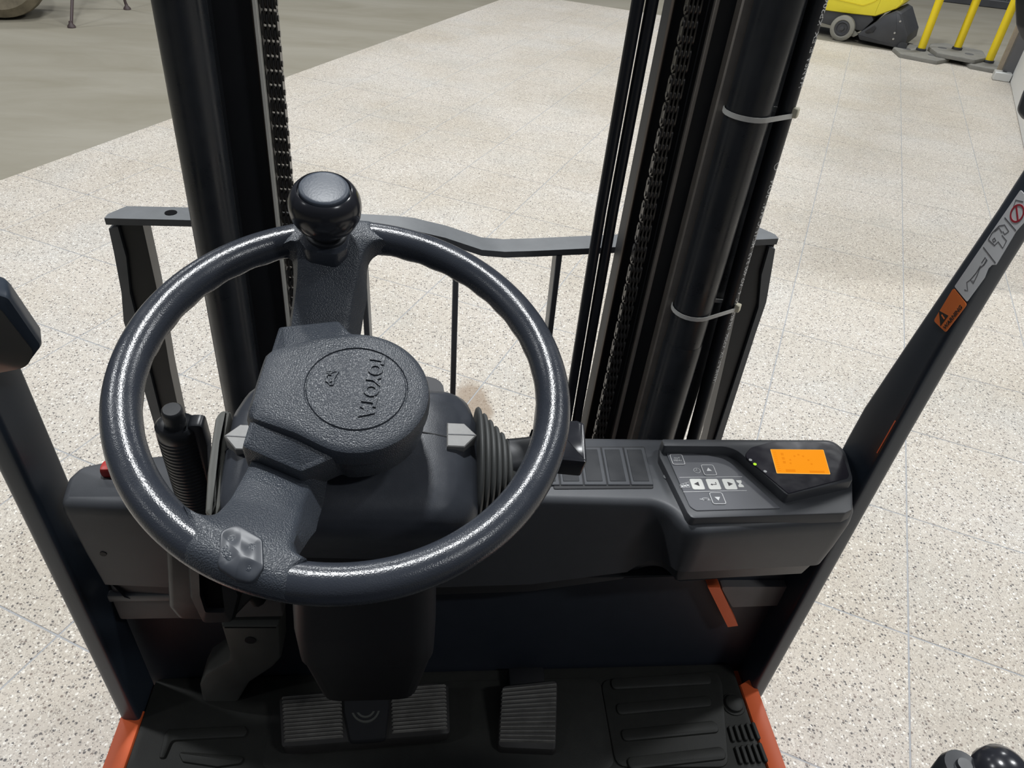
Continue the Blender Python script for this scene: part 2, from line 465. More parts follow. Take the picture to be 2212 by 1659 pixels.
def in_view(c):
    best = False
    for di in (0, .5, 1):
        for dj in (0, .5, 1):
            p = grid(OX + (c[0] + di) * PX, OY + (c[1] + dj) * PY) - Vector((0, 0, 1.65))
            d = p.dot(_f)
            if d > 0.1 and abs(p.dot(_r) / d) < 0.72 and abs(p.dot(_u) / d) < 0.55: best = True
    return best
cells.sort(key=lambda c: (not in_view(c), cell_c(c).length))
rest = MB()
cut = MB(); cut_d = gy1 - (OY + IY1 * PY)
cut.prism([(-PX / 2 + gap / 2, -cut_d / 2 + gap / 2), (PX / 2 - gap / 2, -cut_d / 2 + gap / 2), (PX / 2 - gap / 2, cut_d / 2), (-PX / 2 + gap / 2, cut_d / 2)], -0.02, 0.0, 0.0006, 1)
cut0 = cut.build('tile', M_terrazzo, None, 0); cut_me = cut0.data; bpy.data.objects.remove(cut0)
for i in range(IX0, IX1):                      # the cut row at the far edge
    p = grid(OX + (i + .5) * PX, gy1 - cut_d / 2)
    o = bpy.data.objects.new('tile', cut_me); COL.objects.link(o)
    o.location = p; o.rotation_euler = (0, 0, -GA); o.parent = floor_e
for k, c in enumerate(cells):
    p = cell_c(c)
    if k < 275:
        o = bpy.data.objects.new('tile', tile_me); COL.objects.link(o)
        o.location = (p.x, p.y, random.uniform(-0.0006, 0.0))
        o.rotation_euler = (0, 0, -GA); o.parent = floor_e
    else:
        rest.prism([tuple((p + GX * sx * (PX - gap) / 2 + GY * sy * (PY - gap) / 2).xy) for sx, sy in ((-1, -1), (1, -1), (1, 1), (-1, 1))], -0.02, 0.0)
o = rest.build('distant_tiles', M_terrazzo, None, 0); o['kind'] = 'stuff'; child(o, floor_e)

# wall end at the right edge of the view: white panels, dark end profile, tan edge strip
w0 = Vector((*[(5.4432, 7.0695)][0], 0)); wd = (Vector((*[(5.0635, 6.4307)][0], 0)) - w0).normalized(); wn = Vector((-wd.y, wd.x, 0))
wl = bpy.data.objects.new('wall_right', None); COL.objects.link(wl); wl['kind'] = 'structure'
WT = frame_T(w0, wd, wn, Vector((0, 0, 1)))    # local x runs along the wall towards the truck, y into the wall
for k in range(4):
    for j in range(3):
        m_ = MB(WT); m_.box(k * 1.2, k * 1.2 + 1.194, 0.0, 0.10, 0.004 + j * 0.9, 0.004 + j * 0.9 + 0.894, 0.003, seg=1)
        child(m_.build('wall_panel', M_wallw), wl)
m_ = MB(WT); m_.box(-0.14, 0.0, -0.09, 0.10, 0.0, 2.7, 0.004, seg=1); child(m_.build('end_profile', M_wallk), wl)
m_ = MB(WT); m_.box(-0.19, -0.14, -0.13, 0.05, 0.0, 2.7, 0.003, seg=1); child(m_.build('edge_strip', M_wood), wl)

# ================================================================ BACKGROUND THINGS
# --- floor scrubber
scr = thing('floor_scrubber', 'yellow floor scrubbing machine with black brush housing parked beside yellow posts', 'cleaning machine', (4.355, 8.434, 0.0))
SB = frame_T(Vector((4.355, 8.434, 0)), Vector((.787, -.616, 0)), Vector((0, 0, 1)), Vector((-.616, -.787, 0)))  # x along, y up, z towards viewer
def sprism(poly, z0, z1, name, m, parent, r=0.0, bev=0.01):
    b = MB(SB); b.prism(rounded(poly, r, 3) if r else poly, z0, z1, bev, 2, bev0=bev); return b.build(name, m, parent)
body = sprism([(-1.05, 0.30)] + [(-0.2809, 0.2556), (-0.0388, 0.2625), (0.2455, 0.2817), (0.4256, 0.3818)] + [(0.47, 0.44), (0.47, 0.75), (0.30, 0.95), (-0.9, 0.95), (-1.05, 0.8)], -0.62, 0.0, 'body', M_yellow, scr, 0.02, 0.03)
sprism([(-0.95, 0.42), (0.10, 0.365), (0.20, 0.42), (0.26, 0.50), (0.26, 0.72), (-0.95, 0.72)], 0.0, 0.014, 'body_panel', M_yellow, body, 0.05, 0.012)
sprism([(-1.0, 0.20), (-0.2, 0.12), (0.16, 0.12), (0.24, 0.24), (0.18, 0.32), (-1.0, 0.32)], -0.60, -0.03, 'chassis', M_scrub, scr, 0.02)
for zz in (0.03, -0.58):
    w_ = MB(SB @ Matrix.Translation((-0.035, 0.126, zz)))
    w_.lathe([(0.070, -0.030), (0.112, -0.034), (0.126, -0.022), (0.126, 0.022), (0.112, 0.034), (0.086, 0.036), (0.080, 0.026)], 28, cap0=True, cap1=False)
    wh = w_.build('wheel', M_tyregrey, scr)
    w_ = MB(SB @ Matrix.Translation((-0.035, 0.126, zz)))
    w_.lathe([(0.082, 0.0), (0.082, 0.024), (0.060, 0.030), (0.050, 0.016), (0.026, 0.018), (0.022, 0.034), (0.010, 0.036)], 24)
    w_.build('wheel_hub', M_scrub, wh)
br = sprism([(0.1352, 0.0849), (0.1570, 0.1211), (0.2741, 0.2414), (0.3232, 0.3033), (0.4375, 0.3749), (0.4962, 0.3536), (0.6306, 0.1673), (0.6407, 0.0785), (0.5655, 0.0281), (0.1704, 0.0399)], -0.60, 0.02, 'brush_housing', M_scrub, scr, 0.015, 0.02)
sprism([(0.1972, 0.1308), (0.2730, 0.2031), (0.2986, 0.1848), (0.2823, 0.1364), (0.2216, 0.1166)], 0.02, 0.026, 'housing_recess', M_black, br, 0.006, 0.003)
w_ = MB(SB @ Matrix.Translation((0.61, 0.055, 0.0))); w_.lathe([(0.03, -0.02), (0.045, -0.02), (0.045, 0.03), (0.03, 0.03)], 16)
w_.build('side_roller', M_scrub, scr)
for px_ in [(0.5011, 0.1109), (0.4940, 0.1687), (0.5078, 0.2829)]: 
    w_ = MB(SB @ Matrix.Translation((px_[0], px_[1], 0.02))); w_.lathe([(0.010, 0), (0.010, 0.008), (0.004, 0.010)], 10); w_.build('bolt', M_steel, br)
sprism([(0.0, 0.06), (0.10, 0.055), (0.14, 0.085), (0.05, 0.14), (0.0, 0.13)], -0.03, 0.0, 'link_arm', M_tyregrey, scr, 0.01, 0.005)
sprism([(-0.9, 0.0), (-0.72, 0.0), (-0.72, 0.16), (-0.76, 0.22), (-0.86, 0.22), (-0.9, 0.16)], -0.36, -0.26, 'front_wheel', M_tyregrey, scr, 0.05, 0.02)

# --- three yellow posts on rubber bases
posts = [([(5.0077, 7.9855)][0], 'yellow barrier post on rubber base nearest the black brush housing', 0.5, 0.0),
         ([(5.3603, 7.9274)][0], 'middle yellow barrier post standing on the overlapping upper rubber base', -0.35, 0.042),
         ([(5.5417, 7.6132)][0], 'yellow barrier post on rubber base nearest the white wall', 0.3, 0.0)]
BL = Vector((.86, -.51, 0)); BN = Vector((.51, .86, 0))
for k, ((x, y), lab, rz, lift) in enumerate(posts):
    th_ = thing('barrier_post', lab, 'post', (x, y, 0), 'yellow barrier posts beside the scrubber')
    T = frame_T(Vector((x, y, lift)), BL, BN, Vector((0, 0, 1)))
    b = MB(T); shr = 0.74 if k == 2 else 1.0
    pl = [(-0.29, -0.02), (-0.20, -0.15), (0.16, -0.17), (0.27, -0.06), (0.24, 0.10), (-0.14, 0.15), (-0.28, 0.07)]
    pl = [((p[0] + 0.02) * shr - (0.03 if k == 2 else 0), p[1] * 2.1 * shr - 0.03) for p in pl]
    b.prism(rounded(pl, 0.03, 3), 0.0, 0.040, 0.018, 2); bs = b.build('base', M_base, th_)
    for q, (cx_, cy_) in enumerate(((-0.14, -0.05), (0.12, -0.15))):
        b = MB(T); b.prism(circ(cx_, cy_, 0.045, 14), 0.038, 0.0425, 0.002, 1); b.build('base_recess', M_basedark, bs)
    b = MB(T); b.lathe([(0.050, 0.038), (0.050, 0.058), (0.044, 0.064)], 18); b.build('collar', M_scrub, th_)
    b = MB(T); b.lathe([(0.039, 0.055), (0.039, 1.02), (0.033, 1.04), (0.010, 1.045)], 20); b.build('pole', M_post, th_)

# --- bracket at the wall foot
x, y = [(5.3633, 7.1025)][0]
bk = thing('floor_bracket', 'small bright steel bracket with a hole on the floor at the wall end', 'bracket', (x, y, 0))
T = frame_T(Vector((x, y, 0)), GX, GY, Vector((0, 0, 1)))
b = MB(T); b.box(-0.075, 0.075, -0.07, 0.05, 0.0, 0.075, 0.006, seg=1); b.build('bracket_body', M_galv, bk)
b = MB(T); b.prism(circ(0.01, 0.0, 0.022, 14), 0.070, 0.0765); b.build('hole', M_black, bk)
b = MB(T); b.box(0.06, 0.20, -0.03, -0.005, 0.03, 0.045, 0.002, seg=1); b.build('rod', M_stand, bk)

# --- thin-legged stand far left
fx, fy = [(-3.1842, 7.1229)][0]; fx2, fy2 = [(-2.9936, 7.9318)][0]
sd = thing('metal_stand', 'thin brown metal stand with splayed legs on the grey concrete', 'stand', (fx, fy, 0))
f1, f2 = Vector((fx, fy, 0)), Vector((fx2, fy2, 0))
f3 = f2 + Vector((-0.10, 0.75, 0))
apex = (f1 + f2 + f3) / 3 + Vector((0, 0, 1.25))
for f_ in (f1, f2, f3):
    b = MB(); b.tube([f_ + Vector((0, 0, 0.012)), f_.lerp(apex, 0.92)], 0.013, 8); lg = b.build('leg', M_stand, sd)
    b = MB(Matrix.Translation(f_)); b.lathe([(0.034, 0.0), (0.032, 0.012), (0.016, 0.03), (0.012, 0.05)], 12); b.build('foot', M_stand, lg)
b = MB(Matrix.Translation(apex)); b.lathe([(0.02, -0.16), (0.09, -0.12), (0.10, 0.0), (0.02, 0.02)], 16); b.build('top', M_stand, sd)

# --- muddy tyre in the top left corner
tx, ty = [(-3.8312, 7.4254)][0]
ty_ = thing('tyre', 'mottled brown and green muddy tyre on the concrete in the top left corner', 'tyre', (tx, ty, 0))
T = frame_T(Vector((tx, ty + 0.0, 0.42)), Vector((.95, .31, 0)), Vector((0, 0, 1)), Vector((.31, -.95, 0)))
b = MB(T); b.lathe([(0.24, -0.26), (0.33, -0.29), (0.40, -0.25), (0.42, -0.14), (0.42, 0.10), (0.40, 0.20), (0.33, 0.24), (0.24, 0.21)], 36, cap0=False, cap1=False); b.build('tread', M_muddy, ty_)
b = MB(T); b.lathe([(0.245, -0.24), (0.20, -0.1), (0.245, 0.19)], 30); b.build('rim', M_scrub, ty_)

# --- dark scrap along the far edge at top right
sx0, sy0 = [(7.3229, 11.4877)][0]; sx1, sy1 = [(8.2195, 11.1304)][0]
dv = (Vector((sx1 - sx0, sy1 - sy0, 0))).normalized(); pv = Vector((-dv.y, dv.x, 0))
skp = thing('scrap_tray', 'low dark tray heaped with scrap on the concrete behind the yellow posts', 'tray', (sx0, sy0, 0))
T = frame_T(Vector((sx0, sy0, 0)), dv, pv, Vector((0, 0, 1)))
b = MB(T)
b.box(-0.1, 2.2, 0.0, 0.05, 0.0, 0.10, 0.008, seg=1); b.box(-0.1, 2.2, 0.85, 0.9, 0, 0.10, 0.008, seg=1)
b.box(-0.1, -0.05, 0.05, 0.85, 0, 0.10, 0.008, seg=1); b.box(2.15, 2.2, 0.05, 0.85, 0, 0.10, 0.008, seg=1); b.box(-0.05, 2.15, 0.05, 0.85, 0.0, 0.03)
b.build('tray', M_scrub, skp)
b = MB(T); rnd = random.Random(3)
for k in range(70):
    cx_, cy_ = rnd.uniform(0.02, 2.08), rnd.uniform(0.1, 0.8); s_ = rnd.uniform(0.03, 0.07)
    b.box(cx_ - s_, cx_ + s_, cy_ - s_ * .7, cy_ + s_ * .7, 0.03, 0.05 + rnd.uniform(0.02, 0.12), 0.008, seg=1)
o = b.build('scrap_heap', M_rubble, skp); o['kind'] = 'stuff'
b = MB(T); b.box(0.02, 0.16, 0.06, 0.16, 0.08, 0.13, 0.01, seg=1); b.build('white_piece', M_galv, skp)
b = MB(T); b.box(0.24, 0.40, 0.06, 0.16, 0.08, 0.13, 0.01, seg=1); b.build('yellow_piece', M_yellow, skp)

# ================================================================ THE FORKLIFT
fk = thing('forklift', 'black forklift with orange frame seen from its driving seat, steering wheel in front', 'forklift', (0.04, 0.6, 0.0))
CX = 0.04                                      # the truck's middle plane

# ---- chassis, floor plate, side rails
b = MB()
b.box(CX - 0.508, CX + 0.508, 0.10, 0.735, 0.13, 0.47, 0.01)
chs = b.build('chassis', M_orange, fk)
for sx, pts in ((-1, [(-0.4908, 0.6381), (-0.4843, 0.5542), (-0.4525, 0.5530), (-0.4691, 0.6225)]), (1, [(0.5461, 0.6678), (0.5459, 0.5148), (0.5183, 0.5158), (0.5324, 0.6494)])):
    x0 = min(p[0] for p in pts); x1 = max(p[0] for p in pts)
    b = MB()
    xa, xb = ((-0.492, -0.458) if sx < 0 else (0.519, 0.550))
    b.prism([(xa, 0.05), (xb, 0.05), (xb, 0.645), (xa, 0.655)] if sx < 0 else [(xa, 0.05), (xb, 0.05), (xb, 0.675), (xa, 0.66)], 0.20, 0.502, 0.006, 2)
    b.build('side_rail', M_orange, fk)
for sx in (-1, 1):                             # drive wheels under the front, below the dash
    b = MB(frame_T(Vector((CX + sx * 0.40, 0.80, 0.225)), Vector((0, 1, 0)), Vector((0, 0, 1)), Vector((1, 0, 0))))
    b.lathe([(0.10, -0.08), (0.20, -0.085), (0.225, -0.065), (0.225, 0.065), (0.20, 0.085), (0.10, 0.08)], 32); fw = b.build('front_wheel', M_black, fk)
    b = MB(frame_T(Vector((CX + sx * 0.40, 0.80, 0.225)), Vector((0, 1, 0)), Vector((0, 0, 1)), Vector((1, 0, 0))))
    b.lathe([(0.12, -0.084), (0.06, -0.088), (0.06, 0.088), (0.12, 0.084)], 20); b.build('wheel_rim', M_crossbar, fw)
b = MB(); b.box(CX - 0.40, CX + 0.44, 0.16, 0.60, 0.04, 0.14, 0.01); b.build('under_frame', M_black, fk)

# ---- floor mat with ribs, vents and pads
b = MB()
b.prism(rounded([(-0.458, 0.05), (0.518, 0.05), (0.518, 0.70), (-0.458, 0.70)], 0.012, 3), 0.45, 0.500, 0.004, 2)
fm = b.build('floor_mat', M_mat, fk)
def pad(poly, z1, r, name='mat_rib', m=None, bev=0.003):
    b = MB(); b.prism(rounded(poly, r, 4), 0.497, z1, bev, 2); return b.build(name, m or M_mat, fm)
pad([(0.2770, 0.6740), (0.4859, 0.6853), (0.4884, 0.6609), (0.4562, 0.5211), (0.2774, 0.5279)], 0.5035, 0.02, 'mat_panel')
for pl in ([(0.2937, 0.6734), (0.4615, 0.6806), (0.4696, 0.6717), (0.4681, 0.6580), (0.2932, 0.6532)],
           [(0.2950, 0.6286), (0.4542, 0.6383), (0.4587, 0.6316), (0.4565, 0.6186), (0.2945, 0.6088)],
           [(0.2945, 0.5849), (0.4511, 0.5950), (0.4581, 0.5869), (0.4552, 0.5748), (0.2953, 0.5654)],
           [(0.2950, 0.5407), (0.4507, 0.5524), (0.4575, 0.5448), (0.4535, 0.5319), (0.2970, 0.5215)]):
    pad(pl, 0.5075, 0.009)
for pl in ([(-0.4156, 0.6024), (-0.4115, 0.6117), (-0.2986, 0.6137), (-0.2912, 0.6053), (-0.2933, 0.5952), (-0.4014, 0.5933), (-0.4046, 0.5668), (-0.4127, 0.5671)],
           [(-0.3886, 0.5766), (-0.2941, 0.5668), (-0.2877, 0.5624), (-0.2914, 0.5543), (-0.3242, 0.5508), (-0.3767, 0.5603)]):
    pad(pl, 0.5045, 0.006)
pad([(-0.2600, 0.6419), (-0.2525, 0.6613), (0.0283, 0.6814), (0.2653, 0.6812), (0.2788, 0.6655), (0.2769, 0.5251), (-0.2627, 0.5457)], 0.5012, 0.02, 'mat_panel')
cxk, cyk = [(0.4966, 0.6236)][0]
b = MB(Matrix.Translation((cxk, cyk, 0.499))); b.lathe([(0.020, 0), (0.019, 0.003), (0.0155, 0.003), (0.0145, 0.008), (0.012, 0.0095)], 24); b.build('mat_button', M_mat, fm)
for q0, q1, n in (([(0.4774, 0.5863), (0.4770, 0.5604)], [(0.5183, 0.5912), (0.5195, 0.5627)], 5), ([(0.4776, 0.5529), (0.4778, 0.5252)], [(0.5177, 0.5575), (0.5190, 0.5266)], 5)):
    for k in range(n):
        t0 = k / (n - 1)
        a0 = Vector(q0[0]).lerp(Vector(q1[0]), t0); a1 = Vector(q0[1]).lerp(Vector(q1[1]), t0)
        b = MB(); d = (a1 - a0).normalized(); pq = Vector((-d.y, d.x)) * 0.0032
        b.prism(rounded([tuple(a0 + pq), tuple(a0 - pq), tuple(a1 - pq), tuple(a1 + pq)], 0.003, 3), 0.497, 0.5045, 0.0012, 1); b.build('mat_rib', M_mat, fm)

# ---- pedals
def pedal(name, quad, zt, ribs, tilt=0.0):
    """quad: far-left, far-right, near-right, near-left (x, y); top height zt at the near edge, zt + tilt at the far edge"""
    A_, B_, C_, D_ = [Vector(q) for q in quad]
    def P(u, v, dz=0.0):
        p = A_.lerp(B_, u).lerp(D_.lerp(C_, u), v); return (p.x, p.y, zt + tilt * (1 - v) + dz)
    b = MB()
    uu = rrect(0, 1, 0, 1, 0.09, 4)
    b.loft([[P(u, v, -0.020) for u, v in uu], [P(u, v, -0.003) for u, v in uu], [P(.5 + (u - .5) * .96, .5 + (v - .5) * .96, 0.0) for u, v in uu]])
    return b, P
def ribs_on(P, n, u0, u1, name, par, h=0.0042):
    for k in range(n):
        v0 = 0.07 + 0.86 * k / n; v1 = v0 + 0.86 / n * 0.5
        b = MB()
        b.loft([[P(u0, v0, 0), P(u1, v0, 0), P(u1, v1, 0), P(u0, v1, 0)], [P(u0 + .01, v0 + .008, h), P(u1 - .01, v0 + .008, h), P(u1 - .01, v1 - .008, h), P(u0 + .01, v1 - .008, h)]])
        b.build(name, M_pedalrib, par, 0)
bq = [(-0.2443, 0.6376), (0.0184, 0.6515), (0.0211, 0.5709), (-0.2278, 0.5586)]
b, Pb = pedal('brake_pedal', bq, 0.536, 12, 0.012)
bp = b.build('brake_pedal', M_pedal, fk)
ribs_on(Pb, 12, 0.015, 0.36, 'pedal_rib', bp)
ribs_on(Pb, 12, 0.65, 0.985, 'pedal_rib', bp)
b = MB(); uu = rounded([(0.37, -0.02), (0.65, -0.02), (0.64, 0.45), (0.61, 1.02), (0.40, 1.02), (0.37, 0.45)], 0.05, 4)
b.loft([[Pb(u, v, -0.002) for u, v in uu], [Pb(u, v, 0.004) for u, v in uu], [Pb(.5 + (u - .5) * .94, .5 + (v - .5) * .96, 0.0065) for u, v in uu]]); cp = b.build('pedal_centre', M_black, bp)
b = MB()
for rr_ in (0.085, 0.13):
    strip(b, [Pb(0.50 + rr_ * 0.62 * math.cos(a), 0.42 + rr_ * 2.1 * math.sin(a))[:2] for a in [0.25 + 2.64 * k / 12 for k in range(13)]], 0.003, 0.545, 0.5485)
b.build('pedal_crest', M_bracket, cp)
b = MB(); p0 = Pb(0.5, 0.12, -0.014); b.tube([p0, (p0[0], p0[1] + 0.05, 0.56), (p0[0], p0[1] + 0.09, 0.66)], 0.012, 10); b.build('pedal_arm', M_black, bp)
b, Pa = pedal('accelerator_pedal', [(0.1025, 0.6435), (0.1978, 0.6520), (0.1863, 0.5500), (0.0940, 0.5576)], 0.515, 13, 0.030)
ap = b.build('accelerator_pedal', M_pedal, fk); ribs_on(Pa, 13, 0.03, 0.97, 'pedal_rib', ap)
b = MB(); p0 = Pa(0.5, 0.1, -0.012); b.box(p0[0] - .03, p0[0] + .03, p0[1] + .01, p0[1] + .05, 0.495, 0.525, 0.004); b.build('pedal_hinge', M_black, ap)

# ---- front panel of the footwell
b = MB(); b.prism([(-0.475, 0.44), (0.575, 0.44), (0.575, 0.84), (-0.475, 0.84)], 0.703, 0.735, 0.004, 1, axis='Y'); b.build('front_panel', M_navy, fk)
b = MB(); b.box(-0.445, -0.22, 0.655, 0.69, 0.722, 0.772, 0.004); cb = b.build('cross_bar', M_crossbar, fk)
b = MB(); b.box(-0.445, -0.22, 0.648, 0.66, 0.772, 0.786, 0.003); b.build('bar_lip', M_frame, cb)
b = MB(); b.prism(rounded([(0.4378, 0.7299), (0.5501, 0.7272), (0.5547, 0.6795), (0.4701, 0.6770)], 0.004, 2), 0.69, 0.71, 0.003, 1, axis='Y'); b.build('panel_plate', M_crossbar, fk)
b = MB(); b.prism([(0.4139, 0.7370), (0.4332, 0.7365), (0.4888, 0.6351), (0.4723, 0.6318)], 0.684, 0.704, 0.002, 1, axis='Y'); b.build('panel_strip', M_orange, fk)

# ---- front pillars of the overhead guard
LX = 0.5394
SHR = Matrix.Identity(4); SHR[0][2] = 0.03; SHR[0][3] = -0.03 * 0.537     # the right pillar leans outwards a little
def pillar(side):
    xi = -0.46 if side < 0 else 0.54
    tab = [(0.47, 0.649, 0.072), (1.05, 0.649, 0.071), (1.20, 0.6475, 0.050), (1.344, 0.642, 0.033), (1.414, 0.637, 0.027), (2.15, 0.61, 0.030)]
    if side < 0: tab = [(0.47, 0.627, 0.070), (2.15, 0.620, 0.066)]
    lean = 0.03 if side > 0 else 0.0
    b = MB(); rings = []
    zs = [0.47 + (2.15 - 0.47) * k / 28 for k in range(29)]
    for z in zs:
        y, dp = lerp_tab(tab, z)
        sec = rounded([(0, 0), (0.030, 0.004), (0.034, dp - 0.004), (0, dp)], [0.007, 0.011, 0.007, 0.005], 4)
        rings.append([(xi + side * px + lean * (z - 0.537), y + py, z) for px, py in sec])
    b.loft(rings); p_ = b.build('overhead_guard_pillar', M_pillar, fk)
    if side > 0:                                # a worn spot down to the orange primer
        y, dp = lerp_tab(tab, 1.14)
        b = MB(SHR); b.prism([(0.6545, 1.045), (0.6560, 1.045), (0.6545, 1.10), (0.6530, 1.10)], LX + 0.0004, LX - 0.0002, axis='X'); b.build('paint_scratch', M_orange, p_, 0)
    return p_, tab
pl_l, _ = pillar(-1); pl_r, tabr = pillar(1)

# warning label on the right pillar's inner face
b = MB(SHR); b.prism(rounded([(0.6750, 1.2317), (0.6714, 1.2769), (0.6420, 1.2734), (0.6500, 1.2324)], 0.003, 3), LX + 0.0004, LX - 0.0002, axis='X'); lo = b.build('orange_label', M_labelo, pl_r, 0)
b = MB(SHR); b.prism(rounded([(0.6711, 1.2788), (0.6581, 1.3644), (0.6527, 1.3983), (0.6232, 1.3921), (0.6315, 1.3639), (0.6331, 1.3261), (0.6381, 1.3234), (0.6402, 1.3180), (0.6385, 1.3081), (0.6439, 1.2757)], 0.0015, 2), LX + 0.0004, LX - 0.0002, axis='X'); lw = b.build('white_label', M_labelw, pl_r, 0)
b = MB(SHR); b.prism([(0.6747, 1.2455), (0.6583, 1.2491), (0.6612, 1.2331)], LX, LX - 0.0004, axis='X'); b.build('hazard_triangle', M_labelk, lo, 0)
b = MB(SHR); q_ = [(0.6678, 1.2443), (0.6609, 1.2431)]; strip(b, q_, 0.0018, LX, LX - 0.0006, axis='X'); b.build('hazard_mark', M_labelo, lo, 0)
q_ = [(0.6545, 1.2344), (0.6475, 1.2682)]
vs, fs = text_bits('WARNING', 0.0105, 0.0001, 0.0002)
d = (Vector(q_[1]) - Vector(q_[0])); wlen = max(v[0] for v in vs) - min(v[0] for v in vs); sc_ = d.length / wlen; d.normalize()
upv = Vector((d.y, -d.x)) * -1
mid = (Vector(q_[0]) + Vector(q_[1])) / 2
if upv.x < 0: upv = -upv
b = MB(SHR); b.add([(LX - 0.0004 + v[2], *(mid + d * v[0] * sc_ + upv * v[1] * sc_)) for v in vs], fs); b.build('warning_word', M_labelk, lo, 0)
for i, line in enumerate(([(0.6603, 1.3321), (0.6349, 1.3273)], [(0.6536, 1.3685), (0.6321, 1.3647)])):
    b = MB(SHR); strip(b, line, 0.0012, LX, LX - 0.0004, axis='X'); b.build('label_divider', M_labelg, lw, 0)
b = MB(SHR)
for line in ([(0.6553, 1.2839), (0.6505, 1.2856), (0.6575, 1.2918), (0.6546, 1.2968), (0.6485, 1.2957), (0.6489, 1.3044), (0.6505, 1.3124), (0.6478, 1.3193), (0.6481, 1.3245)], [(0.6546, 1.2968), (0.6520, 1.3061), (0.6512, 1.3153)], [(0.6510, 1.2977), (0.6498, 1.2973)],
             [(0.6589, 1.3413), (0.6591, 1.3485), (0.6549, 1.3588), (0.6488, 1.3627), (0.6396, 1.3600), (0.6427, 1.3555), (0.6468, 1.3566)], [(0.6589, 1.3413), (0.6477, 1.3406), (0.6456, 1.3458), (0.6359, 1.3435), (0.6363, 1.3515), (0.6454, 1.3531)], [(0.6537, 1.3439), (0.6526, 1.3465), (0.6494, 1.3455), (0.6510, 1.3426), (0.6537, 1.3439)],
             [(0.6569, 1.3516), (0.6537, 1.3573), (0.6473, 1.3553)], [(0.6496, 1.3802), (0.6517, 1.3881), (0.6419, 1.3905)], [(0.6519, 1.3181), (0.6511, 1.3251), (0.6469, 1.3241), (0.6477, 1.3172)]):
    strip(b, line, 0.0010, LX, LX - 0.0004, axis='X')
b.build('pictogram', M_labelg, lw, 0)
c_ = [(0.6415, 1.3785)][0]
b = MB(SHR); strip(b, circ(c_[0], c_[1], 0.0082, 20), 0.0018, LX, LX - 0.0005, True, axis='X'); strip(b, [(c_[0] - 0.0055, c_[1] - 0.005), (c_[0] + 0.0055, c_[1] + 0.005)], 0.0018, LX, LX - 0.0005, axis='X')
b.build('prohibition_sign', M_labelr, lw, 0)

# ---- mirrors and lamps on the pillars
b = MB(frame_T(Vector((-0.456, 0.612, 1.235)), Vector((0.92, 0.39, 0)).normalized(), Vector((0.05, -0.12, 1)).normalized(), Vector((0.37, -0.88, -0.15)).normalized()))
b.prism(rounded([(-0.06, -0.048), (0.050, -0.048), (0.066, -0.030), (0.056, 0.034), (0.040, 0.046), (-0.06, 0.048)], 0.010, 4), -0.030, 0.008, 0.006, 2, bev0=0.012)
mr_ = b.build('mirror', M_pillar, fk)
b = MB(b.T)
out = rounded([(-0.056, -0.050), (0.046, -0.050), (0.057, -0.033), (0.045, 0.028), (0.026, 0.037), (-0.056, 0.037)], 0.016, 4)
b.loft([[(x, y, 0.006) for x, y in out], [(x, y, 0.010) for x, y in out], [(-.01 + (x + .01) * .7, y * .7, 0.0145) for x, y in out], [(-.01 + (x + .01) * .3, y * .3, 0.0165) for x, y in out]]); b.build('mirror_glass', M_mirror, mr_)
b = MB(); b.tube([(-0.478, 0.62, 1.20), (-0.479, 0.645, 1.185)], 0.010, 10); b.build('mirror_arm', M_black, mr_)
hx = [(0.4442, 1.5492), (0.4736, 1.4995)]
b = MB(); b.prism(rounded([(0.3981, 1.5852), (0.4133, 1.5584), (0.4223, 1.5488), (0.4491, 1.5418), (0.4657, 1.5587), (0.4486, 1.5881)], 0.012, 5), 0.56, 0.52, 0.008, 3, axis='Y', bev0=0.006); wl_ = b.build('work_lamp', M_black, fk)
b = MB(); b.prism(rounded([(0.4407, 1.5194), (0.4435, 1.4990), (0.4493, 1.4939), (0.4693, 1.4905), (0.4804, 1.5131), (0.4617, 1.5259)], 0.010, 5), 0.56, 0.54, 0.006, 3, axis='Y', bev0=0.008); lb_ = b.build('lamp_bracket', M_seat, fk)
b = MB(); b.tube([(0.500, 0.552, 1.535), (0.545, 0.575, 1.538), (0.580, 0.635, 1.538)], 0.011, 10); b.build('lamp_arm', M_black, wl_)
b = MB(); b.tube([(0.505, 0.552, 1.482), (0.545, 0.575, 1.480), (0.580, 0.640, 1.478)], 0.009, 10); b.build('bracket_arm', M_black, lb_)

# ---- load backrest in front of the mast
def yz_bar(prof, y0, y1, th):
    b = MB(); rings = []
    for x, z in prof:
        ye = min(y1, y0 + 0.014 + 1.7 * min(x - prof[0][0], prof[-1][0] - x))    # clipped corners
        rings.append([(x, y0, z - th), (x, ye, z - th), (x, ye, z), (x, y0, z)])
    b.loft(rings); return b
prof = [(-0.472, 1.171), (-0.4555, 1.171), (-0.38, 1.172), (-0.20, 1.173), (-0.075, 1.170), (-0.045, 1.168), (0.005, 1.157), (0.060, 1.139), (0.095, 1.137), (0.14, 1.140), (0.27, 1.151), (0.40, 1.163), (0.4965, 1.1715), (0.513, 1.173)]
br = bpy.data.objects.new('load_backrest', None); COL.objects.link(br); attach(br, fk)
b = yz_bar(prof, 0.998, 1.040, 0.010); b.build('top_bar', M_frame, br)
b = MB(Matrix.Translation((-0.388, 1.020, 1.166))); b.lathe([(0.0085, -0.002), (0.0085, 0.0068)], 18); b.build('bar_hole', M_deep, br)
def xz_plate(poly, y0, y1, name, m):
    b = MB(); b.prism(poly, y0, y1, 0.002, 1, axis='Y'); return b.build(name, m, br)
